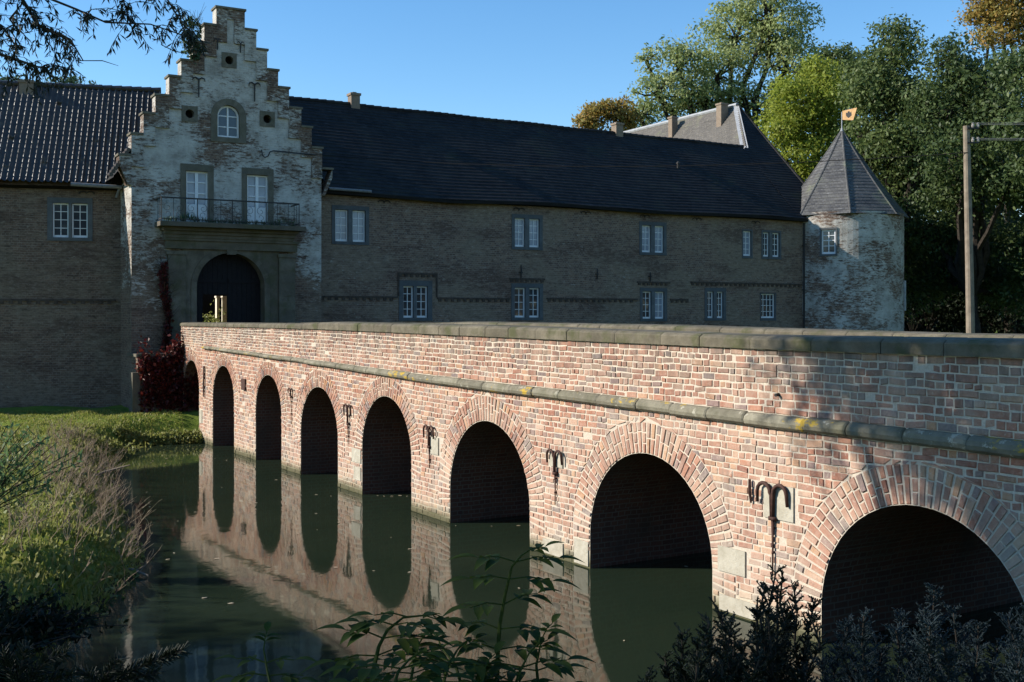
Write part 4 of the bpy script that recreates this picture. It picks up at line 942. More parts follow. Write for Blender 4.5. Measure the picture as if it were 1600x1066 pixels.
q = MB(); q.lathe([(.11,13.45),(.09,13.62),(.035,13.8),(.03,14.6)], 8); vane = q.build('weather_vane', M['lead'], tur)
vd = Vector((.78, -.62, 0)).normalized()
def vp(u, z, o): return (vd.x*u + vd.y*o, vd.y*u - vd.x*o, z)
q = MB(); pts = [(.03,14.20),(.60,14.12),(.80,14.74),(.03,14.66)]
for o in (-.012,): q.sweep(None, [[vp(u,z,-.012) for u,z in pts], [vp(u,z,.012) for u,z in pts]])
q.build('pennant', M['gilt'], vane)
q = MB(); em = [(.30,14.30),(.36,14.26),(.42,14.30),(.52,14.38),(.50,14.58),(.44,14.52),(.40,14.60),(.33,14.60),(.29,14.52),(.22,14.56),(.22,14.40)]
for sd in (.014, -.017): q.sweep(None, [[vp(u,z,sd) for u,z in em], [vp(u,z,sd+.003) for u,z in em]])
q.build('emblem', M['blackiron'], vane)
# small lantern chimney at the back of the turret roof
q = MB(); bx = cw(34.6, 4.0, 0) - tc; q.box(bx.x-.2, bx.x+.2, bx.y-.2, bx.y+.2, 9.2, 10.95); q.prism([(bx.x-.32,10.951),(bx.x+.32,10.951),(bx.x,11.3)], bx.y-.3, bx.y+.3); q.build('chimney', M['turslate'], trf)
q = MB(); dpa = va + math.asin(.985); q.tube([(math.cos(dpa)*3.06, math.sin(dpa)*3.06, 4.4), (math.cos(dpa)*3.06, math.sin(dpa)*3.06, 5.9)], .08, 8); q.build('downpipe', M['lead'], tur)

# ------------------------------------------------------------------ terrace wall in front of the gate
ter = empty('terrace_wall', CAST, CAST_A, 'low brick terrace wall under the gatehouse left of the bridge end, covered in red creeper', 'wall')
q = MB(); q.box(-3.42, -1.35, -1.55, -.02, -.4, 2.72); q.build('wall', M['wall_left'], ter)
q = MB(); q.box(-3.6, -3.35, -1.62, -1.3, -.4, 2.2); q.build('buttress', M['sand'], ter)
q = MB(); q.box(-3.48, -1.35, -1.62, -.03, 2.721, 2.82); q.build('coping', M['sand'], ter)
def ivy(name, label, pts, n, size, mat, spread, twigs=None, cat_='climbing plant'):
    root = empty(name, pts[0], 0, label, cat_)
    P = np.array([p for p in pts]); i = rng.integers(0, len(P), n); B = P[i] + rng.normal(0, 1, (n, 3))*spread - P[0]
    D = unit(rng.normal(0, .6, (n, 3)) + np.array([.1, -.5, -.6]))
    V, Qd = leaves(B, D, size*rng.uniform(.6, 1.3, n), size*rng.uniform(.6, 1.1, n)); np_mesh('foliage', V, Qd, M[mat], root)
    m_ = rng.integers(0, len(P), 220); A = P[m_] - P[0] + rng.normal(0, .8, (220, 3))*spread; Bv = A + rng.normal(0, .2, (220, 3)) + [0, 0, .25]
    V, Qd = sticks(A, Bv, .008, .004); np_mesh('stem', V, Qd, M['bark'], root)
    return root
pts = [cw(x_, -1.62, .8 + (2.0 + .35*math.sin(x_*5) + .25*math.sin(x_*11))*R.random()**.7) for x_ in [lerp(R.random(), -3.3, -1.38) for _ in range(260)]]
ivy('creeper', 'dark red creeper hanging over the low terrace wall', pts, 4200, .13, 'l_red', np.array([.11, .10, .15]))
pts = [cw(-2.2 + .10*math.sin(z*2) + R.uniform(-.09, .07), -.22, z) for z in np.linspace(2.9, 5.9, 90)]
ivy('creeper', 'narrow red creeper climbing beside the left pilaster of the portal', pts, 1000, .11, 'l_red', np.array([.04, .04, .08]))
pts = [cw(lerp(R.random(), -1.85, -1.35), -1.7, lerp(R.random(), 2.6, 3.5)) for _ in range(60)]
ivy('creeper', 'small red creeper tuft at the left end of the bridge parapet', pts, 500, .11, 'l_red', np.array([.07, .06, .08]))
pts = [cw(lerp(R.random(), -1.55, -.95), -.05, lerp(R.random(), 13.25, 14.55)) for _ in range(60)]
pts = [p for p in pts] ; ivy('wall_plant', 'green plant rooted on the upper left gable steps', pts, 420, .13, 'l_shrub', np.array([.05, .06, .08]), cat_='plant')
# weeds on the balcony
n = 420; bx_ = rng.uniform(-2.4, 2.3, n); clump = np.exp(-((bx_+1.6)/.35)**2) + .35 + .6*np.exp(-((bx_-1.9)/.4)**2)
A = np.array([cw(x, R.uniform(-.82, -.5), 7.36) for x in bx_]); D = unit(rng.normal(0, .35, (n, 3)) + [0, 0, 1]); V, Qd = leaves(A, D, .12 + .28*clump*rng.uniform(.5, 1, n), .03)
tag(np_mesh('balcony_weeds', V, Qd, M['l_shrub']), 'green weeds growing along the balcony floor', 'weeds', kind='stuff')
# courtyard glimpsed through the open wicket
for w_, lab in ((2.06, 'narrow cream post seen through the open wicket, the left one'), (2.37, 'broad cream post seen through the open wicket, the right one')):
    pw = .12 if w_ < 2.2 else .18
    q = MB(); q.box(-pw/2, pw/2, -.12, .12, 0, 2.2); q.box(-pw/2-.03, pw/2+.03, -.15, .15, 2.201, 2.28)
    o = q.build('gate_post', M['plaster'], None); P = cw(w_, 9.2, 2.72); o.location = P; o.rotation_euler = (0, 0, CAST_A); tag(o, lab, 'post')
backdrop = empty('courtyard_backdrop', cw(3.0, 15, 2.75), CAST_A, 'dark shed added to block the bright sky behind the open gate wicket', 'backdrop')  # made-up dark block, keeps bright sky out of the wicket opening
q = MB(); q.box(-5, 7, 0, 4, 0, 3.4); q.build('wall', M['wood'], backdrop); q = MB(); q.prism([(-5.3,3.401),(7.3,3.401),(6.2,5.4),(-4.2,5.4)], -.3, 4.3); q.build('roof', M['slate'], backdrop)
q = MB(); q.box(-.5, .6, -.05, -.005, 0, 2.1); q.build('door', M['dark'], backdrop)
pb = cw(1.75, 8.6, 2.8); root = empty('courtyard_shrub', pb, 0, 'small bright green shrub seen through the open gate wicket', 'shrub')
n = 500; B = rng.normal(0, 1, (n, 3))*[.3, .3, .35] + [0, 0, .75]; V, Qd = leaves(B, unit(rng.normal(size=(n, 3))), .13, .08); np_mesh('foliage', V, Qd, M['l_herb'], root)
V, Qd = sticks(np.zeros((6, 3)), rng.normal(0, .25, (6, 3)) + [0, 0, .8], .015, .005); np_mesh('stem', V, Qd, M['bark'], root)

# ------------------------------------------------------------------ utility pole and lines
pb = at(1519, 0, 31); pz0 = float(ground_z(pb.x, 31)); pole = empty('utility_pole', (pb.x, 31, pz0), 0, 'weathered wooden utility pole standing before the dark trees', 'pole')
top = at(1510, 197, 31) - Vector((pb.x, 31, pz0)); q = MB(); q.tube([(0,0,-.2), top*.5 + Vector((.01,0,0)), top], [.125,.11,.09], 12); q.build('post', M['polewood'], pole)
q = MB(); q.box(top.x-.02, top.x+.3, -.13, -.09, top.z-.10, top.z-.06); q.build('bracket', M['blackiron'], pole); q = MB(); q.box(top.x-.02, top.x+.3, -.13, -.09, top.z-.50, top.z-.46); q.build('bracket', M['blackiron'], pole)
for dx, dz in ((.14,-.06),(.28,-.06),(.14,-.46),(.28,-.46)):
    q = MB(); q.lathe([(.0,0),(.035,0),(.05,.05),(.03,.09),(.04,.12),(.0,.14)], 8, top.x+dx, -.10); o = q.build('insulator', M['porcelain'], pole); o.location = (0, 0, top.z+dz)
def cable(name, label, A, B, sag, r, mat, group):
    q = MB(); A, B = Vector(A), Vector(B); q.tube([A.lerp(B, k/24) - Vector((0, 0, sag*4*(k/24)*(1-k/24))) for k in range(25)], r, 4); o = q.build(name, M[mat]); tag(o, label, 'cable', group)
ptop = Vector((pb.x, 31, pz0)) + top
cable('overhead_cable', 'dark cable slung from the gable arm past the turret roof to the pole', cw(3.3, -.14, 10.15), ptop + Vector((0, -.1, -.75)), .42, .013, 'wire', 'overhead cables')
for dx, dz, lab in ((.14, .06, 'thin pale wire, the uppermost one running right from the pole top'), (.28, .02, 'thin pale wire just below the uppermost one right of the pole'), (.14, -.36, 'thin pale wire, third down right of the pole'), (.28, -.40, 'thin pale wire, lowest one right of the pole')):
    cable('overhead_cable', lab, ptop + Vector((dx, -.1, dz)), ptop + Vector((22, -9 + dx, dz+.25)), .45, .007, 'wire2', 'overhead cables')

# ------------------------------------------------------------------ trees
def branch(q, a, b, r0, r1, k=5, wob=.08):
    a, b = Vector(a), Vector(b); L = (b-a).length
    q.tube([a.lerp(b, i/k) + Vector((R.uniform(-1,1), R.uniform(-1,1), R.uniform(-.5,.8)))*(wob*L*(0 if i in (0, k) else 1)) for i in range(k+1)], [lerp(i/k, r0, r1) for i in range(k+1)], 6)
def tree(name, label, base, lobes, n, size, mat, group='trees behind the castle', tr=.35, clump=.75, dens=26, droop=.0, aspect=.55, shell=.45, lightlimbs=True):
    """lobes: (x,y,z,rx,ry,rz) in world space; leaves sit in clumps through each lobe"""
    base = Vector(base); root = empty(name, base, 0, label, 'tree', group); q = MB(); LB = np.array(lobes, float)
    c = Vector(LB[:, :3].mean(0)); hub = Vector((base.x*.6 + c.x*.4, base.y*.6 + c.y*.4, lerp(.35, base.z, c.z)))
    branch(q, (0, 0, -.3), hub - base, tr, tr*.72, 5, .02)
    vol = LB[:, 3]*LB[:, 4]*LB[:, 5]; vol = vol**.72; cl = []
    for lb, v in zip(LB, vol/vol.sum()):
        lc = Vector(lb[:3]) - base; branch(q, hub - base, lc, tr*.55, tr*.2, 5, .05)
        m_ = max(5, int(v*n/dens)); d = unit(rng.normal(size=(m_, 3)) + [0, 0, .15]); rad = rng.uniform(shell, 1.02, m_)[:, None]
        C = lb[:3] + d*rad*lb[3:6]; cl.append(C)
        for k in range(min(16, m_)):
            branch(q, lc, Vector(C[k]) - base, tr*.17, tr*.05, 4, .08)
    q.build('trunk', M['bark'], root, fix=False)
    C = np.concatenate(cl); nc = len(C); cr = clump*rng.uniform(.6, 1.45, nc); el_ = rng.uniform(.45, .8, nc)
    k_ = np.maximum(6, (dens*(cr/clump)**2).astype(int)); i_ = np.repeat(np.arange(nc), k_); m_ = len(i_)
    O = unit(rng.normal(size=(m_, 3)) + [0, 0, .45]); rr_ = cr[i_, None]*rng.uniform(.55, 1.1, (m_, 1))*(1 + .35*np.sin(O[:, :1]*5 + i_[:, None])*np.sin(O[:, 1:2]*6))
    P = C[i_] + O*rr_*np.stack([np.ones(m_), np.ones(m_), el_[i_]], 1) + rng.normal(0, .06, (m_, 3))
    face = unit(O + rng.normal(0, .45, (m_, 3))); D = rng.normal(0, .8, (m_, 3)) + O*.5 + [0, 0, -droop]; D = unit(D - face*(D*face).sum(1, keepdims=True)); sz = size*rng.uniform(.6, 1.35, m_)
    V, Qd = leaves(P - np.array(base), D, sz, sz*aspect, .1, face); np_mesh('crown', V, Qd, M[mat], root)
    return root
def lob(px, py, Y, rpx, rpy=None, ry=None):
    p = at(px, py, Y); r = rpx/F*Y; return (p.x, p.y, p.z, r, ry or r, (rpy or rpx)/F*Y)
def gbase(px, Y): x = (px-CX)/F*Y; return (x, Y, float(ground_z(x, Y)))
tree('broadleaf_tree', 'tall airy pale green tree with dark limbs rising behind the rear wing roof', gbase(1165, 86),
     [lob(1205,30,86,75,70),lob(1150,60,88,60),lob(1225,110,86,60,55),lob(1120,120,86,50,45),lob(1060,105,85,45,35),lob(1010,95,85,24,16),lob(1030,150,84,50,30),lob(1105,165,86,60,40),lob(1180,170,86,60,40),lob(1190,-40,86,80,50),lob(1075,150,86,50,34),lob(1000,180,84,34,24)], 32000, .27, 'l_pale', tr=.6, clump=.85, dens=70, shell=.5, droop=.4)
tree('autumn_tree', 'small orange brown autumn tree behind the roof ridge left of the tall pale tree', gbase(935, 80), [lob(930,182,80,26,22),lob(962,172,80,26,18),lob(915,195,80,18,14),lob(975,192,81,22,20)], 4200, .25, 'l_or', tr=.3, clump=.55, dens=32)
tree('acacia_tree', 'rounded bright yellow green tree directly behind the turret vane', gbase(1265, 76),
     [lob(1265,160,76,62,52),lob(1225,200,76,42,45),lob(1300,170,77,45,50),lob(1240,245,76,52,45),lob(1305,235,77,50,48),lob(1280,115,77,30,22),lob(1270,300,76,60,45)], 32000, .24, 'l_yel', tr=.4, clump=.85, dens=85, droop=.3, aspect=.5)
tree('acacia_tree', 'dark green feathery tree right of the vane with its top level with the blue gap', gbase(1400, 66),
     [lob(1395,85,66,48,45),lob(1375,150,66,50,50),lob(1430,150,65,50,50),lob(1355,215,67,40,45),lob(1415,225,65,60,50),lob(1400,285,68,62,45),lob(1450,290,68,50,45),lob(1430,200,78,70,60),lob(1390,290,80,60,60),lob(1372,340,66,36,50),lob(1368,420,66,34,50),lob(1415,380,69,40,45),lob(1425,450,70,36,40),lob(1345,120,68,28,30)], 48000, .25, 'l_dark2', tr=.4, clump=1.0, dens=110, droop=.3, aspect=.5)  # some lobes added: behind the turret to shade, at the rear to block sky
tree('acacia_tree', 'deep green feathery tree with layered boughs behind the wooden pole', gbase(1520, 60),
     [lob(1490,95,61,46,36),lob(1545,125,60,56,40),lob(1485,175,60,56,45),lob(1560,205,59,60,48),lob(1500,250,59,62,48),lob(1580,285,58,56,48),lob(1500,305,62,70,40),lob(1500,180,76,80,60),lob(1560,260,78,80,70),lob(1490,300,80,70,60),lob(1455,365,66,52,42),lob(1530,380,65,60,42),lob(1480,430,68,56,40),lob(1560,450,66,60,44)], 60000, .24, 'l_dark', tr=.45, clump=1.0, dens=110, droop=.3, aspect=.5)  # the farthest lobes are added to block sky light from behind
tree('acacia_tree', 'dark tree at the right edge, mostly cut off by the frame', gbase(1640, 55), [lob(1620,130,55,55,55),lob(1640,230,54,70,60),lob(1625,310,58,70,50),lob(1640,250,74,70,70),lob(1600,390,63,60,50),lob(1620,460,62,60,44)], 28000, .24, 'l_dark', tr=.4, clump=1.0, dens=110, droop=.3, aspect=.5)  # its deepest lobe is added against sky light too
tree('autumn_tree', 'orange and yellow autumn tree showing at the top right corner', gbase(1580, 74), [lob(1560,20,74,46,36),lob(1610,40,74,50,46),lob(1545,60,73,24,20),lob(1590,-30,74,60,36),lob(1535,20,74,26,16)], 12000, .24, 'l_or', tr=.4, clump=.8, dens=60)
tree('broadleaf_tree', 'dark bluish tree top between the pale tree and the dark feathery trees', gbase(1310, 95), [lob(1300,85,95,30,26),lob(1330,110,95,40,34),lob(1280,130,95,40,34),lob(1350,150,95,44,40)], 9000, .30, 'l_dark2', tr=.4, clump=1.0, dens=70)
tree('broadleaf_tree', 'green tree top peeping over the left wing roof beside its chimney', gbase(70, 66), [lob(20,138,66,40,14),lob(95,140,66,52,13),lob(140,146,66,26,8)], 1900, .24, 'l_shrub', tr=.3, clump=.5, dens=26)
# understorey under the dark trees
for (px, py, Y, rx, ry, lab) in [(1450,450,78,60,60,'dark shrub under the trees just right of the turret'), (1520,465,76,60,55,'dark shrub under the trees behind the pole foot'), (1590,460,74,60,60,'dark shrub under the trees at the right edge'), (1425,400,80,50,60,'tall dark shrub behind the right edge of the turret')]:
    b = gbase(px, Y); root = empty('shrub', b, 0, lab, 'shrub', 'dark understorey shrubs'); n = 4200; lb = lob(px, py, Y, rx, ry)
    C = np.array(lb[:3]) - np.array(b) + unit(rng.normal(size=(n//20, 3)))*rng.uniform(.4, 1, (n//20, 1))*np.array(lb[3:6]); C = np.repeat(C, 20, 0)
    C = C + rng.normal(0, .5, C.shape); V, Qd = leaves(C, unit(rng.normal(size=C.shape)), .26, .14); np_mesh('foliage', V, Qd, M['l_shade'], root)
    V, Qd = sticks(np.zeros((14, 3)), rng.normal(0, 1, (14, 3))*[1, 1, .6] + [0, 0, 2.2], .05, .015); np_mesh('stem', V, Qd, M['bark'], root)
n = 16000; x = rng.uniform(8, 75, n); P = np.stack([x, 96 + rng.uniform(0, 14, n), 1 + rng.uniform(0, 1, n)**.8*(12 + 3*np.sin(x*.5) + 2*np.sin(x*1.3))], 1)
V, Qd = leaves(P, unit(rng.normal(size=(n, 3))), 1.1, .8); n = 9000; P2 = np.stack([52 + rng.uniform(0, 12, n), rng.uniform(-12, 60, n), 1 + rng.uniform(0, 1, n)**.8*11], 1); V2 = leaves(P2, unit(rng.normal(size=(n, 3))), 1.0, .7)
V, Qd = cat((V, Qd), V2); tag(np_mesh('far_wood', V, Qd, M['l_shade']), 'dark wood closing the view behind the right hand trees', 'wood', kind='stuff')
# ---- the willow on the near left bank: its boughs shade the foreground, one hangs into the picture
wbse = (-12.2, 7.5, float(ground_z(-12.2, 7.5)))
LBS = [(-11.5,8.4,9.6,4.6,4.2,2.8),(-9.6,6.2,8.8,3.2,3.4,2.2),(-13.2,5.2,9.4,4.0,4.0,2.6),(-10.2,11.2,9.8,2.8,2.0,1.7),(-8.6,9.6,10.6,1.8,2.2,1.4),(-9.6,12.2,11.2,2.2,1.5,1.4),(-9.2,13.3,10.4,1.7,1.2,1.2),(-8.3,11.6,10.4,1.4,1.2,1.0),(-9.0,12.6,10.6,1.8,1.4,1.3),(-8.6,12.0,9.8,1.4,1.5,1.1),(-9.4,11.0,9.6,2.0,1.6,1.4)]
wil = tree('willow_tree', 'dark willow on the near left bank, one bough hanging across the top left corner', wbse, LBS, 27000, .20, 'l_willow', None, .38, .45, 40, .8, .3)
# hanging bough with its twigs and narrow leaves
bo = [at(-260,-120,10.5), at(-90,-90,10.2), at(20,-25,10), at(120,15,9.8), at(165,35,9.8), at(235,38,9.7), at(300,60,9.7)]
def willow_bough(paths):
    for pts, r0, ntw in paths:
        q = MB(); Ps = []; A = []; Bv = []
        pts = [Vector(p) - Vector(wbse) for p in pts]; k = len(pts)-1; q.tube(pts, [lerp(i/k, r0, r0*.25) for i in range(k+1)], 6)
        for _ in range(ntw):
            u = R.uniform(.12, 1)*k; i = min(int(u), k-1); p = pts[i].lerp(pts[i+1], u-i); prev = p; d = Vector((R.uniform(-.5,.7), R.uniform(-.4,.4), R.uniform(-.55,.35)))
            for s_ in range(R.randint(2, 4)):
                nx_ = prev + d*R.uniform(.07, .14); A.append(prev); Bv.append(nx_)
                for _ in range(R.randint(3, 6)): Ps.append(prev.lerp(nx_, R.random()))
                prev = nx_; d = (d + Vector((R.uniform(-.3,.3), R.uniform(-.2,.2), -.25))).normalized()*.9
        V, Qd = sticks(np.array(A), np.array(Bv), .005, .002); P = np.array(Ps); n = len(P)
        o = q.build('bough', M['bark'], wil, fix=False); np_mesh('twigs', V, Qd, M['bark'], o)
        D = unit(rng.normal(0, .5, (n, 3)) + [.15, 0, -.8]); V, Qd = leaves(P, D, .082*rng.uniform(.6, 1.3, n), .017); np_mesh('leaves', V, Qd, M['l_willow'], o)
willow_bough([
 (bo, .016, 30), ([at(-120,-60,10), at(-20,20,9.8), at(10,50,9.8), at(28,78,9.8)], .022, 22), ([at(20,-25,10), at(60,40,9.9), at(110,62,9.8), at(130,95,9.8)], .02, 26),
 ([at(130,-60,9.8), at(215,-30,9.7), at(262,0,9.6), at(285,38,9.6), at(318,66,9.6)], .014, 20), ([at(-60,40,9.9), at(0,85,9.9), at(40,98,9.8), at(75,110,9.8)], .02, 30),
 ([at(40,-60,9.9), at(140,-40,9.8), at(190,-8,9.8), at(205,40,9.7)], .018, 22), ([at(30,50,9.8), at(15,30,9.8), at(35,5,9.8), at(20,-30,9.9)], .012, 12)])
for pts in ([at(215,38,9.7), at(216,58,9.7), at(224,78,9.7)], [at(255,55,9.7), at(252,70,9.7), at(272,80,9.7), at(292,84,9.7)], [at(100,60,9.8), at(120,95,9.8), at(160,95,9.8), at(185,103,9.8)]):
    q = MB(); q.tube([Vector(p) - Vector(wbse) for p in pts], [.005]*(len(pts)-1) + [.002], 4); q.build('hanging_twig', M['bark'], wil, fix=False)
LB2 = [(-22,8,9,5,5,3.2),(-18.5,5,8.2,4,4,2.8),(-25,11,8.6,4.5,4.5,3),(-20.5,12.0,8.4,3.6,2.6,2.2)]
tree('willow_tree', 'second willow beyond the left edge, shading the near bank', (-22, 7.5, .7), LB2, 22000, .26, 'l_willow', None, .4, .6, 40, .8, .3)

# ------------------------------------------------------------------ near vegetation
def gz(x, y): return ground_z(x, y)
# grass on the left bank and far lawn
n = 52000; y = 12 + 26*rng.uniform(0, 1, n)**.75; x = -.47*y - rng.uniform(-6.5, 1.5, n)*1.0; x = np.where(x > -4.2, x - 5, x)
d = moat_sd(x, y); k = (d > -.1) & (d < 14); x, y, d = x[k], y[k], d[k]; n = len(x)
P = np.stack([x, y, gz(x, y)], 1); hgt = np.where(y > 33.5, .06, .085)*rng.uniform(.5, 1.5, n)*(1 + .7*np.exp(-np.abs(d-.6)/.7))
tuft = np.sin(x*2.3+y)*np.sin(y*1.9-x*.7); hgt = hgt*(1 + .5*tuft)
V, Qd = leaves(P, unit(rng.normal(0, .45, (n, 3)) + [0, 0, 1]), hgt, .022 + .018*rng.uniform(0, 1, n)); g1 = (V, Qd)
n = 9000; y = rng.uniform(1.5, 9, n); x = rng.uniform(-5, 6, n); d = moat_sd(x, y); k = d > .05; x, y = x[k], y[k]; n = len(x)
V, Qd = leaves(np.stack([x, y, gz(x, y)], 1), unit(rng.normal(0, .4, (n, 3)) + [0, 0, 1]), .22*rng.uniform(.5, 1.5, n), .014); 
tag(np_mesh('grass', *cat(g1, (V, Qd)), M['grass']), 'green grass covering the moat banks', 'grass', kind='stuff')
# broad leaved herbs: along the far bank edge and over the left bank
def herb_patch(cx, cy, n, r, h):
    x = cx + rng.normal(0, r, n); y = cy + rng.normal(0, r, n); z = gz(x, y); P = np.stack([x, y, z + h*rng.uniform(0.05, 1, n)], 1); return P
Ps = []
for k in range(120):                                                 # far bank fringe
    u = k/120; bx_, by_ = lerp(u, -12.4, -9.35), lerp(u, 35.2, 36.45); Ps.append(herb_patch(bx_ + R.uniform(-.1,.1), by_ + R.uniform(-.12,.12), 55, .09, R.uniform(.12, .34)))
    if k % 3 == 0: Ps.append(herb_patch(lerp(u,-12.6,-11.2) + R.uniform(-.3,.3), lerp(u,31.5,35.2), 40, .12, R.uniform(.15,.4)))
far_h = np.concatenate(Ps); Ps = []
for _ in range(420):
    y_ = R.uniform(14.5, 31); edge = float(np.interp(y_, [14.5,17.9,21.1,26.7,34.4], [-5.7,-6,-7.35,-9.7,-12.3])); x_ = edge - R.uniform(-.15, 3.8)
    if x_ < -.47*y_ - 1: continue
    Ps.append(herb_patch(x_, y_, 26, .15, R.uniform(.05, .17)))
near_h = np.concatenate(Ps); P = np.concatenate([far_h, near_h]); n = len(P)
sz = np.concatenate([np.full(len(far_h), .10), np.full(len(near_h), .095)])*rng.uniform(.6, 1.3, n)
V, Qd = leaves(P, unit(rng.normal(0, .7, (n, 3)) + [0, 0, .4]), sz, sz*.6); tag(np_mesh('bank_herbs', V, Qd, M['l_herb']), 'leafy green herbs fringing the moat bank', 'herbs', kind='stuff')
# dry weed stalks
A, Bv, ra = [], [], []
for _ in range(300):
    y_ = R.uniform(15.5, 31); edge = float(np.interp(y_, [14.5,17.9,21.1,26.7,34.4], [-5.7,-6,-7.35,-9.7,-12.3])); x_ = edge - R.uniform(-.2, 1.6) if R.random() < .72 else edge - R.uniform(.5, 3.5)
    z_ = float(gz(x_, y_)); p = Vector((x_, y_, z_)); d = Vector((R.uniform(-.5,1.1), R.uniform(-.5,.5), 1)).normalized(); H = R.uniform(.25, .75) if R.random() < .6 else R.uniform(.2,.5); e = p + d*H
    A.append(p); Bv.append(e); ra.append(.0075)
    for _ in range(R.randint(4, 9)):
        s = p.lerp(e, R.uniform(.35, 1)); dd = (d + Vector((R.uniform(-1,1), R.uniform(-1,1), R.uniform(-.2,.6)))*.8).normalized(); f = s + dd*R.uniform(.08, .28); A.append(s); Bv.append(f); ra.append(.0045)
        if R.random() < .6: g_ = f + (dd + Vector((R.uniform(-1,1), R.uniform(-1,1), R.uniform(-.5,.5)))*.7).normalized()*.09; A.append(f); Bv.append(g_); ra.append(.0035)
V, Qd = sticks(np.array(A), np.array(Bv), np.array(ra), np.array(ra)*.5); tag(np_mesh('dry_weeds', V, Qd, M['dry']), 'dry brown weed stalks leaning over the left edge of the water', 'dry weeds', kind='stuff')
# leaning dead branches at the water's edge
for i, (a, b, lab) in enumerate([((160,668,27),(192,655,27),'pale dead branch leaning out over the water below the lawn'), ((215,905,17.6),(180,899,17.4),'pale driftwood stick lying at the tip of the left bank')]):
    A_, B_ = at(*[a[0], a[1], a[2]]), at(*b); 
    if i == 0: A_ = Vector((-10.2, 26.5, .15)); B_ = Vector((-9.0, 26.4, .55))
    else: A_ = Vector((-6.25, 17.6, .06)); B_ = Vector((-5.62, 17.3, .03))
    q = MB(); q.tube([A_, A_.lerp(B_, .5) + Vector((0, .03, .04)), B_], [.035, .03, .015], 6); q.tube([A_.lerp(B_, .55), A_.lerp(B_, .8) + Vector((.02, .1, .12))], [.018, .006], 5); tag(q.build('dead_branch', M['polewood']), lab, 'branch')
# leafy shrub at the left edge
def leafy_shrub(name, label, base, lobes, nst, nl, L, Wd, mat, group=None, seed=0, up=.35):
    base = Vector(base); root = empty(name, base, 0, label, 'shrub', group); A, Bv, Ps = [], [], []
    for _ in range(nst):
        lb = R.choice(lobes); tgt = Vector((lb[0] + R.gauss(0, lb[3]*.6), lb[1] + R.gauss(0, lb[3]*.6), lb[2] + R.gauss(0, lb[4]*.6))) - base; prev = Vector((R.uniform(-.1,.1), R.uniform(-.1,.1), 0)); k = 5
        for i in range(1, k+1):
            nx_ = Vector((0,0,0)).lerp(tgt, i/k) + Vector((R.gauss(0,.04), R.gauss(0,.04), .12*math.sin(i/k*3))); A.append(prev); Bv.append(nx_)
            if i > 2:
                for _ in range(nl): Ps.append(prev.lerp(nx_, R.random()) + Vector((R.gauss(0,.05), R.gauss(0,.05), R.gauss(0,.05))))
            prev = nx_
    V, Qd = sticks(np.array(A), np.array(Bv), .009, .006); np_mesh('stem', V, Qd, M['bark'], root); P = np.array(Ps); n = len(P)
    V, Qd = leaves(P, unit(rng.normal(0, .7, (n, 3)) + [.1, 0, up]), L*rng.uniform(.6, 1.3, n), Wd); np_mesh('foliage', V, Qd, M[mat], root); return root
leafy_shrub('shrub', 'green leafy shrub reaching in from the left edge above the weedy bank', (-8.4, 17, float(gz(-8.4, 17))), [(-7.7,17,1.7,.35,.25),(-7.1,17,2.15,.28,.15),(-8.0,17,1.4,.4,.25),(-7.6,17,2.35,.35,.15),(-6.7,17,1.95,.22,.15),(-7.2,17,1.5,.3,.2)], 34, 6, .15, .04, 'l_bright')
leafy_shrub('shrub', 'dark low shrub in the shaded bottom left corner', (-4.9, 9.6, float(gz(-4.9, 9.6))), [(-4.7,9.8,1.0,.5,.3),(-4.2,9.7,.75,.4,.25),(-5.1,10.2,1.15,.5,.3),(-4.4,9.0,.8,.4,.3)], 130, 9, .09, .04, 'l_shade')
leafy_shrub('shrub', 'shaded evergreen shrub on the bank edge right of the bottom left corner', (-5.7, 12.4, float(gz(-5.7, 12.4))), [(-5.6,12.6,.55,.5,.2),(-5.3,13.0,.4,.4,.15),(-5.9,13.0,.6,.5,.2)], 80, 9, .09, .04, 'l_shade')
# elder shoots with opposite pinnate leaves
def leaf_shape(mb, o, d, up, L, W):
    """a pointed oval leaflet, folded on the midrib and drooping at the tip"""
    s = d.cross(up).normalized(); k = 6; mid = []
    for i in range(k+1):
        u = i/k; w = W*math.sin(math.pi*u**.8)*.5*(1-.15*u); c = o + d*(L*u) + Vector((0, 0, -L*.32*u*u)); mid.append((c, w))
    b = len(mb.v)
    for c, w in mid: mb.v += [tuple(c - s*w + up*w*.35), tuple(c), tuple(c + s*w + up*w*.35)]
    for i in range(k):
        for j in (0, 1): mb.f.append((b+3*i+j, b+3*i+j+1, b+3*i+4+j, b+3*i+3+j)); mb.m.append(0)
def pinnate(lf, sb_, p, d, L, n=2, size=.085):
    d = d.normalized(); up = Vector((0,0,1)); side = d.cross(up).normalized(); end = p + d*L + Vector((0,0,-.02)); sb_.tube([p, p.lerp(end,.5)+Vector((0,0,.01)), end], [.0028,.0022,.0016], 4)
    for i in range(n):
        q_ = p.lerp(end, .45 + .5*i/max(1, n))
        for s in (-1, 1): leaf_shape(lf, q_, (d*.55 + side*s + Vector((0,0,R.uniform(-.1,.2)))).normalized(), up, size*R.uniform(.8,1.1), size*.42)
    leaf_shape(lf, end, (d + Vector((0,0,-.1))).normalized(), up, size*R.uniform(1,1.2), size*.45)
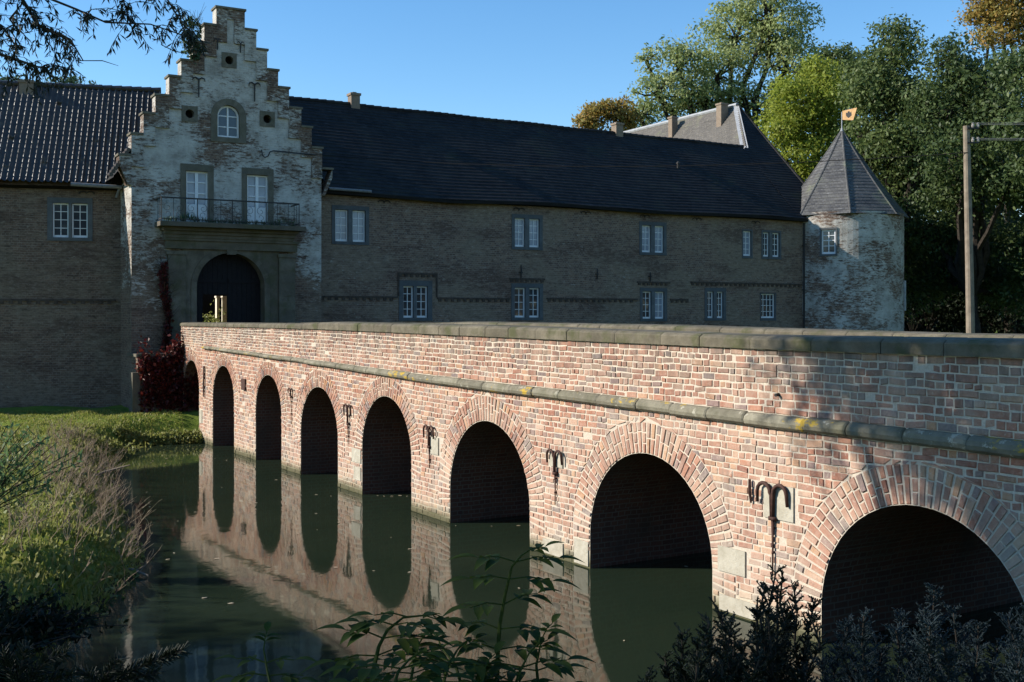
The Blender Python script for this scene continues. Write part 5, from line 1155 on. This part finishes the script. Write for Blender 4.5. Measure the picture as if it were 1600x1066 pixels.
def elder(label, pts, Y, nodes, size=.085, rad=.006, base=None):
    w = [at(px, py, Y + dy) for px, py, dy in pts]; b = Vector((w[0].x, w[0].y, float(gz(w[0].x, w[0].y)))); root = empty('elder_shoot', b, 0, label, 'sapling', 'elder shoots in the foreground')
    w = [Vector(p) - b for p in [b] + w]; k = len(w)-1; sb_, lf = MB(), MB(); sb_.tube(w, [lerp(i/k, rad*1.4, rad*.45) for i in range(k+1)], 6)
    for u, n in nodes:
        v = 1 + u*(k-1); i = min(int(v), k-1); p = w[i].lerp(w[i+1], v-i); a = R.uniform(-.35, .35)
        for s in (-1, 1): pinnate(lf, sb_, p, Vector((s*math.cos(a), s*math.sin(a)+R.uniform(-.3,.3), R.uniform(.05,.4))), .12*size/.085*R.uniform(.8,1.15), n, size)
    pinnate(lf, sb_, w[-1], (w[-1]-w[-2]) + Vector((.02,0,0)), .08, 2, size*.8)
    sb_.build('stem', M['l_fg'], root); lf.build('foliage', M['l_fg'], root, fix=False, smooth=True)
elder('tallest elder shoot, rising over the reflection left of the near pier', [(776,1080,0),(778,1015,.02),(781,975,.03),(790,925,.04),(800,885,.05),(815,868,.06)], 3.2, [(.2,2),(.36,2),(.52,2),(.7,2),(.88,2)])
elder('arching elder shoot left of the tallest one', [(578,1090,0),(585,1040,0),(592,1010,.02),(605,985,.05),(630,965,.1),(660,962,.12)], 3.1, [(.3,2),(.5,2),(.68,2),(.85,1)])
elder('low elder shoot between the two tall ones', [(690,1120,0),(690,1080,0),(700,1040,.1),(715,1015,.15)], 3.0, [(.2,2),(.45,2),(.7,2)], .075)
elder('short elder shoot at the bottom edge left of the arching one', [(430,1120,0),(425,1080,0),(418,1050,.05),(412,1015,.1)], 3.3, [(.3,2),(.6,2),(.8,1)], .07)
elder('small elder shoot right of the tallest one by the grass tuft', [(845,1120,0),(842,1080,0),(838,1040,.05),(846,1000,.1)], 3.2, [(.3,2),(.6,2)], .075)
elder('leafy elder shoot low behind the arching one', [(640,1130,0),(640,1075,.2),(648,1030,.25),(655,1005,.3)], 3.3, [(.25,2),(.5,2),(.75,2)], .08)
elder('elder shoot low at the bottom edge below the tallest one', [(745,1140,0),(748,1090,.1),(755,1050,.15)], 2.9, [(.3,2),(.65,2)], .08)
elder('elder shoot low between the arching one and the bottom edge', [(610,1130,0),(612,1085,.1),(622,1050,.15),(640,1030,.2)], 2.8, [(.25,2),(.5,2),(.75,2)], .085)
elder('elder shoot filling the gap right of the low middle one', [(725,1130,0),(722,1075,.1),(712,1040,.15),(690,1012,.2)], 3.1, [(.25,2),(.5,2),(.75,2)], .08)
elder('elder shoot leaning right at the bottom edge before the reflected pier', [(790,1135,0),(800,1085,.1),(812,1050,.12),(826,1022,.15)], 3.0, [(.25,2),(.5,2),(.75,2)], .085)
# thuja and juniper at the lower right
def conifer(name, label, base, tops, nside, blen, mat, droop=0.0, r=.0055, sub=6, group=None):
    """upright sprays that fork again and again into fine scale-leaved twigs"""
    base = Vector(base); root = empty(name, base, 0, label, 'conifer', group); A, Bv, ra, rb = [], [], [], []; SA, SB = [], []
    for tp in tops:
        tp = Vector(tp) - base; st0 = Vector((tp.x*.55 + R.gauss(0,.05), tp.y*.55 + R.gauss(0,.05), .05)); prev = st0; k = 9
        SA.append(Vector((0,0,-.1))); SB.append(st0)
        for i in range(1, k+1):
            nx_ = st0.lerp(tp, i/k) + Vector((R.gauss(0,.012), R.gauss(0,.012), 0)); SA.append(prev); SB.append(nx_)
            for _ in range(nside):
                s = prev.lerp(nx_, R.random()); a = R.uniform(0, 6.283); fr = 1 - i/k; L = blen*(.35 + .9*fr)*R.uniform(.6, 1.2); d = Vector((math.cos(a), math.sin(a), R.uniform(.5, 1.3) - droop)).normalized(); e = s + d*L
                A.append(s); Bv.append(e); ra.append(r); rb.append(r*.7)
                for j in range(sub):
                    u = (j+1)/(sub+.5); s2 = s.lerp(e, u); d2 = (d + Vector((R.gauss(0,.6), R.gauss(0,.6), R.gauss(.2,.4)))).normalized(); e2 = s2 + d2*L*.42*(1.15-u)*R.uniform(.7,1.3); A.append(s2); Bv.append(e2); ra.append(r*.85); rb.append(r*.55)
                    for _ in range(2):
                        d3 = (d2 + Vector((R.gauss(0,.7), R.gauss(0,.7), R.gauss(.1,.5)))).normalized(); s3 = s2.lerp(e2, R.uniform(.3, .9)); A.append(s3); Bv.append(s3 + d3*L*.16*R.uniform(.6,1.3)); ra.append(r*.75); rb.append(r*.5)
            prev = nx_
    V, Qd = sticks(np.array(A), np.array(Bv), np.array(ra), np.array(rb)); np_mesh('foliage', V, Qd, M[mat], root)
    V, Qd = sticks(np.array(SA), np.array(SB), .006, .0035); np_mesh('stem', V, Qd, M['bark'], root)
def tops(lst, Y): return [at(px, py + (10 if Y > 4.2 else 22), Y + R.uniform(-.25, .25)) for px, py in lst]
T_ = tops([(1195,960),(1255,985),(1215,985),(1180,985),(1205,885),(1225,890),(1245,905),(1190,905),(1215,915),(1240,930),(1180,930),(1268,925),(1275,955),(1200,945),(1230,950)], 4.3)
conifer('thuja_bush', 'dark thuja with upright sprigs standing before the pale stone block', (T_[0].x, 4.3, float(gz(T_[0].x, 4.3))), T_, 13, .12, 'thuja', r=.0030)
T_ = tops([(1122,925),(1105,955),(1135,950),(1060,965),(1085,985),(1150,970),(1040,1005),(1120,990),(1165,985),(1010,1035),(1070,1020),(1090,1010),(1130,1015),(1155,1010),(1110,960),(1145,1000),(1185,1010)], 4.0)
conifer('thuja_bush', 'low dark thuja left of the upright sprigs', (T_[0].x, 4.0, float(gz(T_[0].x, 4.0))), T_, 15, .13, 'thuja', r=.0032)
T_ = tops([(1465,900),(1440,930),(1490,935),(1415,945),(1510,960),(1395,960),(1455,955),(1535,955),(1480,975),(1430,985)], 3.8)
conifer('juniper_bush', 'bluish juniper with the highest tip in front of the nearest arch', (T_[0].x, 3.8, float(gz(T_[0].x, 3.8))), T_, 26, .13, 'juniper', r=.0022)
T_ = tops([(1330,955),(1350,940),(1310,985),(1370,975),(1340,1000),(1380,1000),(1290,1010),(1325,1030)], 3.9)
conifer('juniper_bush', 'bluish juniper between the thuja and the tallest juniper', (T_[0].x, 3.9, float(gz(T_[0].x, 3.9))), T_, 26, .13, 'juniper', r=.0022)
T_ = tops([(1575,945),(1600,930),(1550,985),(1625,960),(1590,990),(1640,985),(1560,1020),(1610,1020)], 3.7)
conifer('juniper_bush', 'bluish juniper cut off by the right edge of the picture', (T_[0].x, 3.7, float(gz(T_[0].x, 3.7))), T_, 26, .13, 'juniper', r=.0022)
# fir branch bottom left
def fir(label, paths, Y):
    b = at(paths[0][0][0], 1066, Y); b.z = float(gz(b.x, b.y)); root = empty('fir_sapling', b, 0, label, 'conifer', 'fir saplings in the foreground'); A, Bv = [], []; q = MB()
    tip0 = at(*paths[0][0], Y) - b; q.tube([(0,0,-.1), tip0*.6 + Vector((0,0,.05)), tip0], [.016,.011,.008], 6)
    for pth in paths:
        pts = [at(px, py, Y) - b for px, py in pth]; q.tube(pts, [.008] + [.005]*(len(pts)-1), 5); q.tube([tip0, pts[0]], .006, 5) if (pts[0]-tip0).length > .02 else None
        for i in range(len(pts)-1):
            L = (pts[i+1]-pts[i]).length; d = (pts[i+1]-pts[i]).normalized()
            for _ in range(int(L*900)):
                s = pts[i].lerp(pts[i+1], R.random()); a = R.uniform(0, 6.283); o = d.orthogonal().normalized(); o = (o*math.cos(a) + d.cross(o)*math.sin(a)); A.append(s); Bv.append(s + (d*.7 + o*.8).normalized()*R.uniform(.026,.042))
    V, Qd = sticks(np.array(A), np.array(Bv), .0026, .0016); q.build('stem', M['bark'], root, fix=False); np_mesh('needles', V, Qd, M['thuja'], root)
fir('dark fir sapling with one needled bough pointing right at the bottom left', [[(150,1075),(190,1055),(235,1035),(285,1017)],[(150,1075),(195,1062),(245,1052)],[(150,1075),(140,1055),(120,1048)],[(150,1075),(175,1045),(185,1030)],[(150,1075),(210,1075),(260,1078)]], 3.6)
fir('dark fir sapling at the very bottom left corner', [[(30,1085),(55,1050),(75,1030),(105,1020)],[(30,1085),(70,1065),(112,1056)],[(30,1085),(15,1050),(5,1020)],[(30,1085),(30,1050),(40,1015)]], 3.4)
# grass tuft in the foreground
b = at(960, 1066, 3.4); n = 70; z0 = float(gz(b.x, b.y)); tt = empty('grass_tuft', (b.x, b.y, z0), 0, 'tuft of long arching grass blades between the elder and the thuja', 'grass tuft'); q = MB()
for _ in range(70):
    a = R.uniform(0, 6.283); L = R.uniform(.5, 1.0)*(4-.57*3.4*.62-z0-.1); o = Vector((R.gauss(0,.05), R.gauss(0,.05), 0)); rr_ = R.uniform(.05,.2); pts = [o + Vector((math.cos(a)*rr_*u*u, math.sin(a)*rr_*u*u, L*u*(1-.12*u))) for u in (0,.25,.5,.75,1)]; q.tube(pts, [.0035,.0035,.003,.002,.0006], 3)
q.build('blades', M['grass'], tt, fix=False)

# ------------------------------------------------------------------ floating leaves
q = MB(); q.poly([(-.05,0,0),(-.02,.028,.004),(.03,.022,.002),(.055,0,.006),(.03,-.022,.003),(-.02,-.028,.005)]); proto = q.build('floating_leaf', M['floatleaf'], None, fix=False)
first = True; spots = []
for _ in range(400):
    y_ = R.uniform(13.5, 36); x_ = lerp(R.random(), float(np.interp(y_, [13,17.9,21.1,26.7,34.4], [-5.2,-5.5,-6.8,-9.2,-11.8])), float(np.interp(y_, [12,17.9,33.3,36], [2.5,-.3,-8.2,-9.6])))
    if len(spots) < 46: spots.append((x_, y_))
for (px, py) in [(470,968/1.25),(590,775),(600,776),(612,776),(625,775),(636,776),(712,822),(768,823),(810,822),(1072,886),(975,1002),(272,865),(262,875),(640,895)]:
    Y_ = F*EYE/(py-HY); spots.append(((px-CX)/F*Y_, Y_))
for i, (x_, y_) in enumerate(spots):
    o = proto if i == 0 else proto.copy()
    if i: COL.objects.link(o)
    o.location = (x_, y_, .008); o.rotation_euler = (0, 0, R.uniform(0, 6.28)); s = R.uniform(.35, .95); o.scale = (s, s, s)
    tag(o, 'small pale fallen leaf floating on the dark moat', 'leaf', 'leaves floating on the moat')

# ------------------------------------------------------------------ light, sky, camera
SUN = Vector((-.887, -.0155, .462)).normalized(); el = math.asin(SUN.z); rot = math.atan2(SUN.x, SUN.y)
w = bpy.data.worlds.new('World'); sc.world = w; w.use_nodes = True; nt = w.node_tree; bg = nt.nodes['Background']
sk = nt.nodes.new('ShaderNodeTexSky'); sk.sky_type = 'NISHITA'; sk.sun_disc = False; sk.sun_elevation = el; sk.sun_rotation = rot
sk.air_density = 1.0; sk.dust_density = .0; sk.ozone_density = 2.6; sk.altitude = 100
hs = nt.nodes.new('ShaderNodeHueSaturation'); hs.inputs['Saturation'].default_value = 1.24; nt.links.new(sk.outputs[0], hs.inputs['Color']); nt.links.new(hs.outputs[0], bg.inputs[0]); bg.inputs[1].default_value = .128
ld = bpy.data.lights.new('Sun', 'SUN'); ld.energy = 5.0; ld.angle = math.radians(.53); ld.color = (1, .93, .82); lo = bpy.data.objects.new('sun', ld); COL.objects.link(lo)
lo.rotation_euler = SUN.to_track_quat('Z', 'Y').to_euler(); lo.location = (-40, 5, 40)
cam = bpy.data.cameras.new('Camera'); co = bpy.data.objects.new('camera', cam); COL.objects.link(co); sc.camera = co
co.location = (0, 0, EYE); co.rotation_euler = (math.pi/2, 0, 0); cam.sensor_width = 36; cam.lens = 36*F/1600; cam.shift_y = -(533 - HY)/1600; cam.clip_start = .05; cam.clip_end = 5000
sc.view_settings.view_transform = 'Standard'; sc.view_settings.look = 'None'; sc.view_settings.exposure = .68; sc.view_settings.gamma = 1
sc.cycles.use_denoising = True; sc.cycles.max_bounces = 8; sc.cycles.diffuse_bounces = 3; sc.cycles.caustics_reflective = False; sc.cycles.caustics_refractive = False
